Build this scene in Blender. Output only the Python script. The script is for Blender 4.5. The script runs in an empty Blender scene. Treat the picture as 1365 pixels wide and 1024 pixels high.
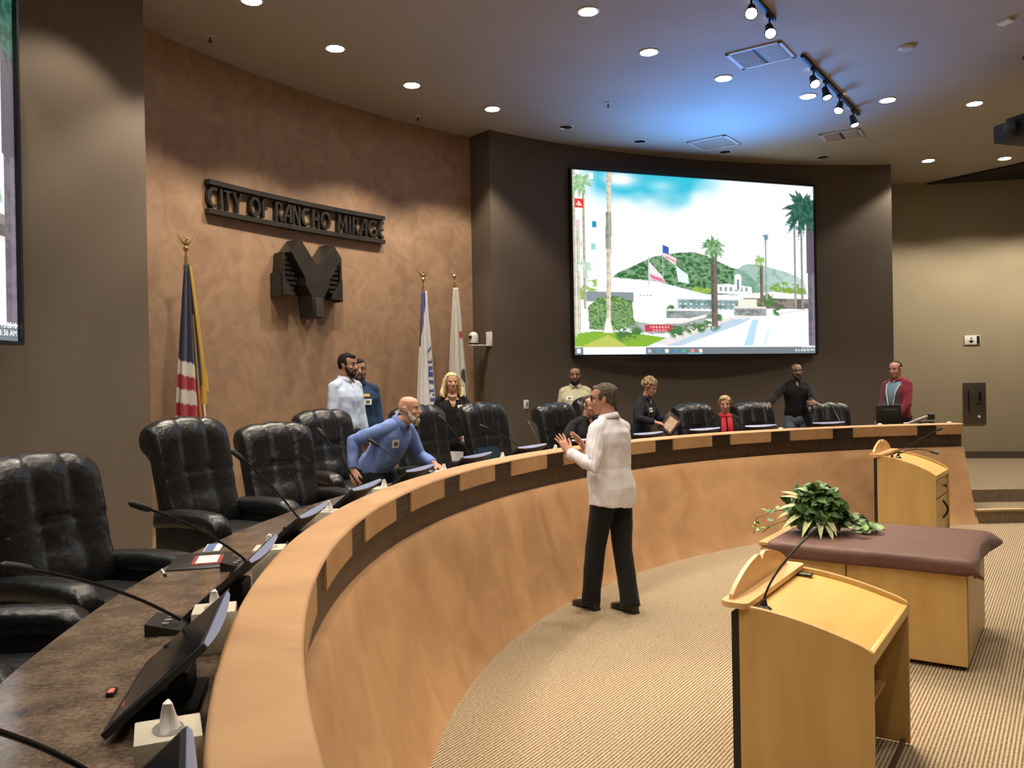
import bpy, bmesh, math, random
import numpy as np
from mathutils import Vector, Matrix, noise
from mathutils.bvhtree import BVHTree
random.seed(7)
PI = math.pi
SC = bpy.context.scene
COL = SC.collection
V = Vector

# ---------------------------------------------------------------- room geometry (metres)
CX, CY = 6.239, 3.760           # centre of all the concentric arcs of the chamber
PLAT = 0.33                     # raised floor behind the dais
CEIL = 5.35
CAPZ = 1.233                    # top of the dais parapet
WORK = 1.08                     # worktop behind the parapet


def pol(R, th, z=0.0):
    return V((CX - R * math.cos(th), CY + R * math.sin(th), z))


def rz_out(th):                 # z rotation whose local +Y points radially outward
    return PI / 2 - th


def rz_dir(fx, fy):             # z rotation whose local +Y points along (fx, fy)
    return math.atan2(-fx, fy)


# ---------------------------------------------------------------- materials
def nodes_of(m):
    m.use_nodes = True
    nt = m.node_tree
    return nt, nt.nodes['Principled BSDF']


def mat(name, c, rough=0.5, metal=0.0, spec=0.5, c2=None, scale=8.0, bump=0.0, bscale=None,
        detail=4.0, stretch=None, coat=0.0, sheen=0.0, distort=0.0, sss=0.0):
    m = bpy.data.materials.new(name)
    nt, b = nodes_of(m)
    b.inputs['Base Color'].default_value = (*c, 1)
    b.inputs['Roughness'].default_value = rough
    b.inputs['Metallic'].default_value = metal
    b.inputs['Specular IOR Level'].default_value = spec
    b.inputs['Coat Weight'].default_value = coat
    b.inputs['Sheen Weight'].default_value = sheen
    if sss:
        b.inputs['Subsurface Weight'].default_value = sss
        b.inputs['Subsurface Radius'].default_value = (0.02, 0.008, 0.005)
    L = nt.links
    tc = nt.nodes.new('ShaderNodeTexCoord')
    src = tc.outputs['Object']
    if stretch:
        mp = nt.nodes.new('ShaderNodeMapping')
        mp.inputs['Scale'].default_value = stretch
        L.new(src, mp.inputs['Vector'])
        src = mp.outputs['Vector']
    if c2:
        n = nt.nodes.new('ShaderNodeTexNoise')
        n.inputs['Scale'].default_value = scale
        n.inputs['Detail'].default_value = detail
        n.inputs['Distortion'].default_value = distort
        L.new(src, n.inputs['Vector'])
        r = nt.nodes.new('ShaderNodeValToRGB')
        r.color_ramp.elements[0].position = 0.32
        r.color_ramp.elements[1].position = 0.68
        r.color_ramp.elements[0].color = (*c, 1)
        r.color_ramp.elements[1].color = (*c2, 1)
        L.new(n.outputs['Fac'], r.inputs['Fac'])
        L.new(r.outputs['Color'], b.inputs['Base Color'])
    if bump:
        n2 = nt.nodes.new('ShaderNodeTexNoise')
        n2.inputs['Scale'].default_value = bscale or scale
        n2.inputs['Detail'].default_value = 5
        L.new(src, n2.inputs['Vector'])
        bp = nt.nodes.new('ShaderNodeBump')
        bp.inputs['Strength'].default_value = bump
        bp.inputs['Distance'].default_value = 0.02
        L.new(n2.outputs['Fac'], bp.inputs['Height'])
        L.new(bp.outputs['Normal'], b.inputs['Normal'])
    return m


def emat(name, c, s):
    m = bpy.data.materials.new(name)
    nt, b = nodes_of(m)
    b.inputs['Base Color'].default_value = (*c, 1)
    b.inputs['Emission Color'].default_value = (*c, 1)
    b.inputs['Emission Strength'].default_value = s
    return m


def attr_mat(name, emit=0.0, rough=0.8, sheen=0.0):
    m = bpy.data.materials.new(name)
    nt, b = nodes_of(m)
    a = nt.nodes.new('ShaderNodeAttribute')
    a.attribute_name = 'Col'
    b.inputs['Roughness'].default_value = rough
    b.inputs['Sheen Weight'].default_value = sheen
    if emit:
        b.inputs['Base Color'].default_value = (0.02, 0.02, 0.02, 1)
        nt.links.new(a.outputs['Color'], b.inputs['Emission Color'])
        b.inputs['Emission Strength'].default_value = emit
    else:
        nt.links.new(a.outputs['Color'], b.inputs['Base Color'])
    return m


def carpet_mat(name, c1, c2, nx, ny, period):
    """ribbed carpet: ribs run at right angles to (nx, ny)"""
    m = bpy.data.materials.new(name)
    nt, b = nodes_of(m)
    L = nt.links
    g = nt.nodes.new('ShaderNodeNewGeometry')
    d = nt.nodes.new('ShaderNodeVectorMath'); d.operation = 'DOT_PRODUCT'
    L.new(g.outputs['Position'], d.inputs[0])
    d.inputs[1].default_value = (nx * 2 * PI / period, ny * 2 * PI / period, 0)
    s = nt.nodes.new('ShaderNodeMath'); s.operation = 'SINE'
    L.new(d.outputs['Value'], s.inputs[0])
    n = nt.nodes.new('ShaderNodeTexNoise')
    n.inputs['Scale'].default_value = 55
    n.inputs['Detail'].default_value = 3
    L.new(g.outputs['Position'], n.inputs['Vector'])
    a = nt.nodes.new('ShaderNodeMath'); a.operation = 'MULTIPLY_ADD'
    L.new(n.outputs['Fac'], a.inputs[0]); a.inputs[1].default_value = 2.4
    L.new(s.outputs[0], a.inputs[2])
    r = nt.nodes.new('ShaderNodeMapRange')
    r.inputs['From Min'].default_value = 0.0
    r.inputs['From Max'].default_value = 2.3
    L.new(a.outputs[0], r.inputs['Value'])
    mx = nt.nodes.new('ShaderNodeMix'); mx.data_type = 'RGBA'
    mx.inputs['A'].default_value = (*c1, 1)
    mx.inputs['B'].default_value = (*c2, 1)
    L.new(r.outputs['Result'], mx.inputs['Factor'])
    L.new(mx.outputs['Result'], b.inputs['Base Color'])
    bp = nt.nodes.new('ShaderNodeBump')
    bp.inputs['Strength'].default_value = 0.35
    bp.inputs['Distance'].default_value = 0.006
    L.new(a.outputs[0], bp.inputs['Height'])
    L.new(bp.outputs['Normal'], b.inputs['Normal'])
    b.inputs['Roughness'].default_value = 0.95
    b.inputs['Specular IOR Level'].default_value = 0.1
    return m


def granite_mat():
    m = bpy.data.materials.new('granite')
    nt, b = nodes_of(m)
    L = nt.links
    tc = nt.nodes.new('ShaderNodeTexCoord')
    n1 = nt.nodes.new('ShaderNodeTexNoise'); n1.inputs['Scale'].default_value = 7.5; n1.inputs['Detail'].default_value = 9
    n1.inputs['Roughness'].default_value = 0.75
    n2 = nt.nodes.new('ShaderNodeTexVoronoi'); n2.inputs['Scale'].default_value = 110
    n3 = nt.nodes.new('ShaderNodeTexNoise'); n3.inputs['Scale'].default_value = 75; n3.inputs['Detail'].default_value = 6
    for n in (n1, n2, n3):
        L.new(tc.outputs['Object'], n.inputs['Vector'])
    r = nt.nodes.new('ShaderNodeValToRGB')
    e = r.color_ramp.elements
    e[0].position = .30; e[0].color = (.055, .042, .034, 1)
    e[1].position = .74; e[1].color = (.30, .215, .155, 1)
    k = e.new(.5); k.color = (.155, .112, .082, 1)
    ad = nt.nodes.new('ShaderNodeMath'); ad.operation = 'MULTIPLY_ADD'
    ad.inputs[1].default_value = 0.55
    L.new(n3.outputs['Fac'], ad.inputs[0])
    sb = nt.nodes.new('ShaderNodeMath'); sb.operation = 'SUBTRACT'; sb.inputs[1].default_value = 0.27
    L.new(n1.outputs['Fac'], sb.inputs[0])
    L.new(sb.outputs[0], ad.inputs[2])
    L.new(ad.outputs[0], r.inputs['Fac'])
    mx = nt.nodes.new('ShaderNodeMix'); mx.data_type = 'RGBA'; mx.blend_type = 'MULTIPLY'
    mx.inputs['Factor'].default_value = 0.10
    L.new(r.outputs['Color'], mx.inputs['A'])
    L.new(n2.outputs['Color'], mx.inputs['B'])
    L.new(mx.outputs['Result'], b.inputs['Base Color'])
    b.inputs['Roughness'].default_value = 0.13
    return m


M = {}
M['plaster'] = mat('tan_plaster', (.44, .245, .115), .55, c2=(.57, .335, .165), scale=2.6, detail=6, bump=.05, bscale=9, distort=.8)
M['wall_tan'] = mat('mottled_wall', (.285, .170, .102), .5, c2=(.385, .245, .150), scale=4.6, detail=8, bump=.05, bscale=7, distort=1.1)
M['wall_gray'] = mat('brown_grey_paint', (.145, .110, .080), .7, c2=(.158, .121, .089), scale=1.5, bump=.02, bscale=60)
M['wall_dark'] = mat('dark_brown_paint', (.105, .078, .056), .7, c2=(.116, .087, .063), scale=1.5, bump=.02, bscale=60)
M['wall_olive'] = mat('olive_paint', (.30, .25, .165), .7, c2=(.325, .27, .18), scale=1.5, bump=.02, bscale=60)
M['ceiling'] = mat('ceiling_paint', (.37, .335, .28), .8, c2=(.40, .36, .30), scale=1.2, bump=.03, bscale=90)
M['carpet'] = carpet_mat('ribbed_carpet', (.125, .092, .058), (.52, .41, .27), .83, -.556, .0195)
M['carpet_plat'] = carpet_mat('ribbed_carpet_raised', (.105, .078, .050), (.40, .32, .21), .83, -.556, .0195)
M['darkwood'] = mat('dark_stained_wood', (.042, .025, .015), .45, c2=(.085, .052, .03), scale=5, stretch=(6, 6, .8), bump=.05)
M['darkpanel'] = mat('dark_panel', (.020, .014, .010), .42, c2=(.035, .024, .017), scale=6, stretch=(1, 1, 8))
M['tanpanel'] = mat('tan_panel', (.44, .25, .115), .5, c2=(.54, .33, .16), scale=4, detail=6, bump=.03)
M['maple'] = mat('maple', (.55, .345, .115), .36, c2=(.63, .415, .15), scale=2.2, stretch=(5, 5, .7), detail=6, distort=.4)
M['mapletop'] = mat('maple_top', (.66, .415, .125), .30, c2=(.74, .48, .16), scale=2.0, stretch=(.8, 6, 5), detail=6, distort=.4)
M['mapleedge'] = mat('maple_edge', (.66, .40, .17), .35, c2=(.74, .47, .22), scale=5)
M['maplepale'] = mat('maple_pale', (.50, .325, .125), .4, c2=(.58, .385, .16), scale=2.0, stretch=(4, 4, .6), detail=6)
M['granite'] = granite_mat()
M['leather'] = mat('black_leather', (.0075, .008, .0095), .30, c2=(.012, .0125, .014), scale=9, bump=.34, bscale=21, spec=.62)
M['leatherside'] = mat('black_leather_side', (.007, .007, .008), .40, bump=.2, bscale=30, spec=.5)
M['black'] = mat('black_plastic', (.012, .012, .013), .38)
M['blackmatte'] = mat('black_matte', (.010, .010, .011), .6)
M['blackmetal'] = mat('black_metal', (.02, .02, .02), .35, metal=.6)
M['monback'] = mat('monitor_housing', (.020, .019, .022), .42)
M['montop_lit'] = mat('monitor_rim_reflection', (.33, .40, .66), .30, metal=.2)  # pale blue puts the reflected ceiling light into the colour
M['monglass'] = mat('monitor_glass', (.008, .009, .011), .08, spec=.6)
M['white'] = mat('white_plastic', (.74, .73, .70), .4)
M['tissuebox'] = mat('tissue_box_card', (.62, .57, .45), .6, c2=(.68, .63, .51), scale=14)
M['tissue'] = mat('tissue_paper', (.85, .85, .84), .8)
M['paper'] = mat('paper', (.80, .80, .78), .7)
M['grey'] = mat('grey_metal', (.33, .33, .32), .4, metal=.5)
M['brass'] = mat('brass', (.66, .47, .18), .25, metal=.95)
M['goldfringe'] = mat('gold_fringe', (.55, .33, .04), .6, bump=.4, bscale=80)
M['bronze'] = mat('dark_bronze', (.036, .030, .024), .40, metal=.35, c2=(.05, .042, .033), scale=7, bump=.05)
M['cloth_brown'] = mat('brown_tablecloth', (.125, .050, .036), .62, c2=(.145, .060, .043), scale=5, bump=.06, bscale=70, sheen=.15)
M['frame_black'] = mat('frame_black', (.006, .006, .006), .35)
M['lamp'] = emat('lamp_glow', (1.0, .93, .82), 30.0)
M['lampwarm'] = emat('lamp_glow_warm', (1.0, .86, .62), 55.0)
M['lamprim'] = mat('lamp_trim', (.62, .60, .56), .4)
M['reflector'] = mat('lamp_reflector', (.45, .44, .42), .18, metal=.9)
M['baseboard'] = mat('base_wood', (.42, .27, .12), .45, c2=(.50, .33, .15), scale=6)
M['basedark'] = mat('base_dark', (.07, .05, .038), .6)
M['leaf'] = mat('ivy_leaf', (.026, .08, .018), .42, c2=(.10, .22, .05), scale=16, spec=.5)
M['leaflight'] = mat('light_leaf', (.13, .30, .05), .45, c2=(.26, .46, .10), scale=20)
M['leafvar'] = mat('striped_leaf', (.36, .45, .16), .45, c2=(.74, .74, .42), scale=60, stretch=(1, 1, .3))
M['stem'] = mat('stem', (.06, .09, .03), .6)
M['basket'] = mat('wicker', (.14, .06, .028), .7, c2=(.24, .11, .05), scale=40, bump=.5, bscale=60)
M['steel'] = mat('brushed_steel', (.12, .105, .085), .35, metal=.8, c2=(.15, .13, .105), scale=30, stretch=(30, 30, 1))
M['vent'] = mat('vent_paint', (.52, .47, .40), .6)
M['ventdark'] = mat('vent_dark', (.035, .03, .026), .7)
M['red'] = mat('red_cover', (.35, .03, .03), .5)
M['cyanlight'] = emat('indicator_cyan', (.1, .75, .7), .9)
M['redglow'] = emat('red_glow_face', (.9, .12, .08), .9)
M['screen'] = attr_mat('screen_picture', emit=1.12)
M['flag'] = attr_mat('flag_cloth', rough=.75, sheen=.3)


# ---------------------------------------------------------------- mesh builder
class MB:
    def __init__(s):
        s.bm = bmesh.new()

    def ring(s, pts):
        return [s.bm.verts.new(p) for p in pts]

    def skin(s, rings, closed=True, cap0=True, cap1=True, loop=False):
        n = len(rings[0])
        pairs = list(zip(rings[:-1], rings[1:]))
        if loop:
            pairs.append((rings[-1], rings[0]))
        for a, b in pairs:
            for i in range(n if closed else n - 1):
                j = (i + 1) % n
                try:
                    s.bm.faces.new((a[i], a[j], b[j], b[i]))
                except ValueError:
                    pass
        if closed and not loop:
            if cap0:
                s.bm.faces.new(list(reversed(rings[0])))
            if cap1:
                s.bm.faces.new(rings[-1])

    def loft(s, ringpts, **k):
        s.skin([s.ring(r) for r in ringpts], **k)
        return s

    def box(s, c, size, mtx=None, bev=0.0, seg=2):
        b = bmesh.new()
        bmesh.ops.create_cube(b, size=1.0)
        bmesh.ops.scale(b, vec=size, verts=b.verts)
        if bev:
            bmesh.ops.bevel(b, geom=list(b.edges), offset=bev, segments=seg, affect='EDGES', profile=.5)
        bmesh.ops.translate(b, vec=c, verts=b.verts)
        if mtx:
            bmesh.ops.transform(b, matrix=mtx, verts=b.verts)
        s.join(b)
        return s

    def join(s, b):
        me = bpy.data.meshes.new('t')
        b.to_mesh(me); b.free()
        s.bm.from_mesh(me)
        bpy.data.meshes.remove(me)

    def prism(s, poly, h0, h1, f):
        """poly of (a, b); f(a, b, h) -> point"""
        r0 = s.ring([f(a, b, h0) for a, b in poly])
        r1 = s.ring([f(a, b, h1) for a, b in poly])
        s.skin([r0, r1])
        return s

    def tube(s, pts, rad, seg=10, flat=None, up=(0, 0, 1), cap=True):
        """tube along pts; rad float or list; flat = (ka, kb) ellipse factors or list of them"""
        pts = [V(p) for p in pts]
        n = len(pts)
        if not isinstance(rad, (list, tuple)):
            rad = [rad] * n
        rings = []
        prev = None
        for i, p in enumerate(pts):
            t = (pts[min(i + 1, n - 1)] - pts[max(i - 1, 0)]).normalized()
            if prev is None:
                u = V(up)
                if abs(u.dot(t)) > .95:
                    u = V((1, 0, 0)) if abs(t.x) < .9 else V((0, 1, 0))
                a = (u - t * u.dot(t)).normalized()
            else:
                a = (prev - t * prev.dot(t)).normalized()
            prev = a
            b = t.cross(a)
            fl = flat[i] if isinstance(flat, list) else (flat or (1, 1))
            rings.append([p + (a * math.cos(2 * PI * k / seg) * fl[0] + b * math.sin(2 * PI * k / seg) * fl[1]) * rad[i] for k in range(seg)])
        s.loft(rings, cap0=cap, cap1=cap)
        return s

    def ellip(s, c, r, m=None, nu=20, nv=12, e=1.0, e2=1.0):
        """(super)ellipsoid"""
        c = V(c)
        def pw(x, k):
            return math.copysign(abs(x) ** k, x)
        rings = []
        for j in range(1, nv):
            ph = -PI / 2 + PI * j / nv
            cz, sz = pw(math.cos(ph), e2), pw(math.sin(ph), e2)
            rr = []
            for i in range(nu):
                th = 2 * PI * i / nu
                p = V((r[0] * cz * pw(math.cos(th), e), r[1] * cz * pw(math.sin(th), e), r[2] * sz))
                if m is not None:
                    p = m @ p
                rr.append(c + p)
            rings.append(rr)
        rv = [s.ring(q) for q in rings]
        s.skin(rv, cap0=False, cap1=False)
        for zz, rg, flip in ((-r[2], rv[0], True), (r[2], rv[-1], False)):
            p = V((0, 0, zz))
            if m is not None:
                p = m @ p
            v = s.bm.verts.new(c + p)
            for i in range(nu):
                j = (i + 1) % nu
                s.bm.faces.new((rg[j], rg[i], v) if flip else (rg[i], rg[j], v))
        return s

    def lathe(s, prof, c=(0, 0, 0), seg=24, m=None, cap=True):
        rings = []
        for r, z in prof:
            q = []
            for k in range(seg):
                p = V((r * math.cos(2 * PI * k / seg), r * math.sin(2 * PI * k / seg), z))
                if m is not None:
                    p = m @ p
                q.append(V(c) + p)
            rings.append(q)
        s.loft(rings, cap0=cap, cap1=cap)
        return s

    def arc(s, prof, t0, t1, n):
        """closed (R, z) profile swept about the chamber centre"""
        s.loft([[pol(R, t0 + (t1 - t0) * i / n, z) for R, z in prof] for i in range(n + 1)])
        return s

    def obj(s, name, m, parent=None, smooth=True, ang=35):
        bmesh.ops.recalc_face_normals(s.bm, faces=s.bm.faces)
        me = bpy.data.meshes.new(name)
        s.bm.to_mesh(me); s.bm.free()
        return mobj(name, me, m, parent, smooth, ang)


def mobj(name, me, m, parent=None, smooth=True, ang=35):
    if smooth:
        for p in me.polygons:
            p.use_smooth = True
        if ang:
            try:
                me.set_sharp_from_angle(angle=math.radians(ang))
            except Exception:
                pass
    me.materials.clear()
    me.materials.append(M[m] if isinstance(m, str) else m)
    o = bpy.data.objects.new(name, me)
    COL.objects.link(o)
    if parent is not None:
        o.parent = parent
    return o


def tag(o, label, cat, group=None):
    o['label'] = label
    o['category'] = cat
    if group:
        o['group'] = group
    return o


def thing(name, label, cat, loc=(0, 0, 0), rz=0.0, group=None):
    o = bpy.data.objects.new(name, None)
    o.empty_display_size = .1
    COL.objects.link(o)
    o.location = loc
    o.rotation_euler = (0, 0, rz)
    return tag(o, label, cat, group)


def struct(o):
    o['kind'] = 'structure'
    return o


def dup(root, loc, rz, label, scale=None):
    r = root.copy(); COL.objects.link(r)
    r.location = loc; r.rotation_euler = (0, 0, rz)
    r['label'] = label
    if scale:
        r.scale = scale
    for ch in list(root.children):
        c = ch.copy(); COL.objects.link(c); c.parent = r
        for g in list(ch.children):
            d = g.copy(); COL.objects.link(d); d.parent = c
    return r


def spot(name, loc, tgt, power, size=80, blend=.5, col=(1, .88, .72), r=.06, parent=None):
    l = bpy.data.lights.new(name, 'SPOT')
    l.energy = power; l.spot_size = math.radians(size); l.spot_blend = blend
    l.color = col; l.shadow_soft_size = r
    o = bpy.data.objects.new(name, l)
    COL.objects.link(o)
    o.location = loc
    d = V(tgt) - V(loc)
    o.rotation_euler = d.to_track_quat('-Z', 'Y').to_euler()
    return o


# ---------------------------------------------------------------- camera
cam = bpy.data.cameras.new('camera')
cam.sensor_width = 36.0
cam.lens = 1123.83 / 1365 * 36.0
cam.clip_start = .05
co = bpy.data.objects.new('camera', cam)
COL.objects.link(co)
_p, _r = .003486, -.017284
_F = V((0, math.cos(_p), -math.sin(_p))); _U0 = V((0, math.sin(_p), math.cos(_p))); _R0 = V((1, 0, 0))
_R = _R0 * math.cos(_r) + _U0 * math.sin(_r)
_U = -_R0 * math.sin(_r) + _U0 * math.cos(_r)
mw = Matrix.Identity(4)
for i in range(3):
    mw[i][0] = _R[i]; mw[i][1] = _U[i]; mw[i][2] = -_F[i]
mw.translation = V((0, 0, 1.87))
co.matrix_world = mw
SC.camera = co
SC.view_settings.view_transform = 'Standard'
SC.view_settings.look = 'None'
SC.view_settings.gamma = 1.0
SC.view_settings.use_curve_mapping = False
SC.view_settings.exposure = -0.10
w = bpy.data.worlds.new('world')
SC.world = w
w.use_nodes = True
w.node_tree.nodes['Background'].inputs['Color'].default_value = (.02, .018, .015, 1)
w.node_tree.nodes['Background'].inputs['Strength'].default_value = .3

# ---------------------------------------------------------------- the room
X0, X1, Y0, Y1 = -6.0, 14.2, -6.3, 15.8
struct(MB().box(((X0 + X1) / 2, (Y0 + Y1) / 2, -.05), (X1 - X0, Y1 - Y0, .1)).obj('floor', 'carpet', smooth=False))
struct(MB().box(((X0 + X1) / 2, (Y0 + Y1) / 2, CEIL + .06), (X1 - X0, Y1 - Y0, .12)).obj('ceiling', 'ceiling', smooth=False))
# raised floor behind the dais and the two steps beside its right end
T_END = 1.497
mb = MB()
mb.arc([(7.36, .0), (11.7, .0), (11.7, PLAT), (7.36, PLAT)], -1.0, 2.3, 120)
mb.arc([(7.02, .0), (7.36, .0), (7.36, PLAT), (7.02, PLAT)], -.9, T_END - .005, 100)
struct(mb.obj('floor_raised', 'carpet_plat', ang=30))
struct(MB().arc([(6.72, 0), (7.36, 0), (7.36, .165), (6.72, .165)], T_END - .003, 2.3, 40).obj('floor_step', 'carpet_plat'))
M['nosing'] = mat('step_nosing', (.50, .36, .18), .5)
struct(MB().arc([(6.70, .150), (6.79, .150), (6.79, .172), (6.70, .172)], T_END, 2.3, 40).obj('trim_1', 'nosing'))
W0, W1, W2, W3 = -.28, .382, .8830, 1.581
struct(MB().arc([(10.23, 0), (10.95, 0), (10.95, CEIL), (10.23, CEIL)], W0, W1, 40).obj('wall_left', 'wall_gray'))
struct(MB().arc([(10.68, 0), (10.95, 0), (10.95, CEIL), (10.68, CEIL)], W1 - .002, W2 + .002, 50).obj('wall_back', 'wall_tan'))
struct(MB().arc([(10.23, 0), (10.95, 0), (10.95, CEIL), (10.23, CEIL)], W2, W3, 50).obj('wall_right', 'wall_dark'))
struct(MB().arc([(11.7, 0), (11.9, 0), (11.9, CEIL), (11.7, CEIL)], 1.5, 2.3, 40).obj('wall_far', 'wall_olive'))
struct(MB().arc([(11.7, 0), (11.9, 0), (11.9, CEIL), (11.7, CEIL)], -1.0, W0 + .08, 40).obj('wall_near', 'wall_gray'))
struct(MB().box((7.0, -6.1, CEIL / 2), (14.6, .2, CEIL)).obj('wall_rear', 'wall_olive', smooth=False))
struct(MB().box((14.1, 3.2, CEIL / 2), (.2, 18.8, CEIL)).obj('wall_side', 'wall_olive', smooth=False))
struct(MB().arc([(10.205, PLAT), (10.235, PLAT), (10.235, PLAT + .10), (10.215, PLAT + .105)], W0, W1, 40).obj('baseboard_left', 'baseboard'))
struct(MB().arc([(10.655, PLAT), (10.685, PLAT), (10.685, PLAT + .10), (10.665, PLAT + .105)], W1, W2, 40).obj('baseboard_back', 'baseboard'))
struct(MB().arc([(10.205, PLAT), (10.235, PLAT), (10.235, PLAT + .10), (10.215, PLAT + .105)], W2, W3, 40).obj('baseboard_right', 'basedark'))
struct(MB().arc([(11.675, PLAT), (11.705, PLAT), (11.705, PLAT + .12), (11.685, PLAT + .125)], 1.58, 2.3, 40).obj('baseboard_far', 'basedark'))
# black slab, its colour standing in for the dark void beyond the ceiling edge
struct(MB().prism([(7.62, 15.38), (8.55, 13.92), (11.5, 12.0), (11.5, 14.6)], CEIL - .035, CEIL + .05,
                  lambda a, b, h: V((a, b, h))).obj('ceiling_void_black', 'frame_black', smooth=False))

# ---------------------------------------------------------------- dais
D0 = -.80
dais = thing('dais', 'long curved council dais faced in tan plaster with dark wood band', 'dais', pol(6.9, .667, 0))
dais_inv = Matrix.Translation(-dais.location)


def dpart(mb, name, m, parent=None, **k):
    bmesh.ops.transform(mb.bm, matrix=dais_inv, verts=mb.bm.verts)
    return mb.obj(name, m, parent or dais, **k)


prof = []
for i in range(15):             # battered front wall, slightly concave
    t = i / 14
    prof.append((6.678 + .285 * (t ** .8), .937 * t))
prof[-1] = (6.966, .925)
prof += [(6.972, .937), (7.04, .937), (7.04, 0)]
dpart(MB().arc(prof, D0, T_END, 150), 'front_wall', 'plaster', ang=50)
dpart(MB().arc([(7.015, .937), (7.05, .937), (7.05, 1.10), (7.015, 1.10)], D0, T_END, 150), 'dark_band', 'darkwood')
dpart(MB().arc([(6.985, 1.098), (7.163, 1.098), (7.165, 1.222), (7.158, 1.232), (7.15, CAPZ), (6.985, CAPZ), (6.973, 1.229), (6.969, 1.219), (6.985, 1.216)],
               D0, T_END, 150), 'parapet_cap', 'plaster', ang=50)
dpart(MB().arc([(7.05, PLAT), (7.155, PLAT), (7.155, 1.10), (7.05, 1.10)], D0, T_END, 150), 'back_panel', 'darkwood')
# checkerboard of tan and dark fascia panels
sq = {}
for k in range(-3, 12):
    sq[k] = (-.2471 + .13646 * k - .0217, -.2471 + .13646 * k + .0217)
sq[12] = (1.4075, 1.4455)
edges = []
prev = D0
for k in sorted(sq):
    a, b = sq[k]
    edges.append((prev, a, 'tan')); edges.append((a, b, 'dark')); prev = b
edges.append((prev, T_END - .001, 'tan'))
for a, b, kind in edges:
    n = max(2, int((b - a) * 90))
    if kind == 'tan':
        dpart(MB().arc([(6.9695, 1.099), (6.99, 1.099), (6.99, 1.2175), (6.9695, 1.2175)], a + .0004, b - .0004, n), 'fascia_panel', 'tanpanel', smooth=False)
    else:
        p = dpart(MB().arc([(6.980, 1.168), (6.99, 1.168), (6.99, 1.2172), (6.980, 1.2172)], a + .0004, b - .0004, n)
                  .arc([(6.980, 1.120), (6.99, 1.120), (6.99, 1.1655), (6.980, 1.1655)], a + .0004, b - .0004, n)
                  .arc([(6.980, 1.092), (6.99, 1.092), (6.99, 1.1175), (6.980, 1.1175)], a + .0004, b - .0004, n), 'dark_panel', 'darkpanel', smooth=False)
        p['label'] = 'dark square panel'
# worktop
wt = MB().arc([(7.165, WORK - .045), (7.77, WORK - .045), (7.782, WORK - .036), (7.782, WORK - .008), (7.774, WORK), (7.165, WORK)], D0, T_END, 150)
tag(wt.obj('granite_worktop', 'granite'), 'long curved polished brown granite worktop along the back of the dais', 'worktop')
for k in range(0, 15):
    th = -.62 + .15 * k
    P0 = pol(7.47, th, (PLAT + WORK - .046) / 2)
    dpart(MB().box((0, 0, 0), (.04, .50, WORK - .047 - PLAT), Matrix.Translation(P0) @ Matrix.Rotation(rz_out(th), 4, 'Z')), 'bracket', 'darkwood', smooth=False)
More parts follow.
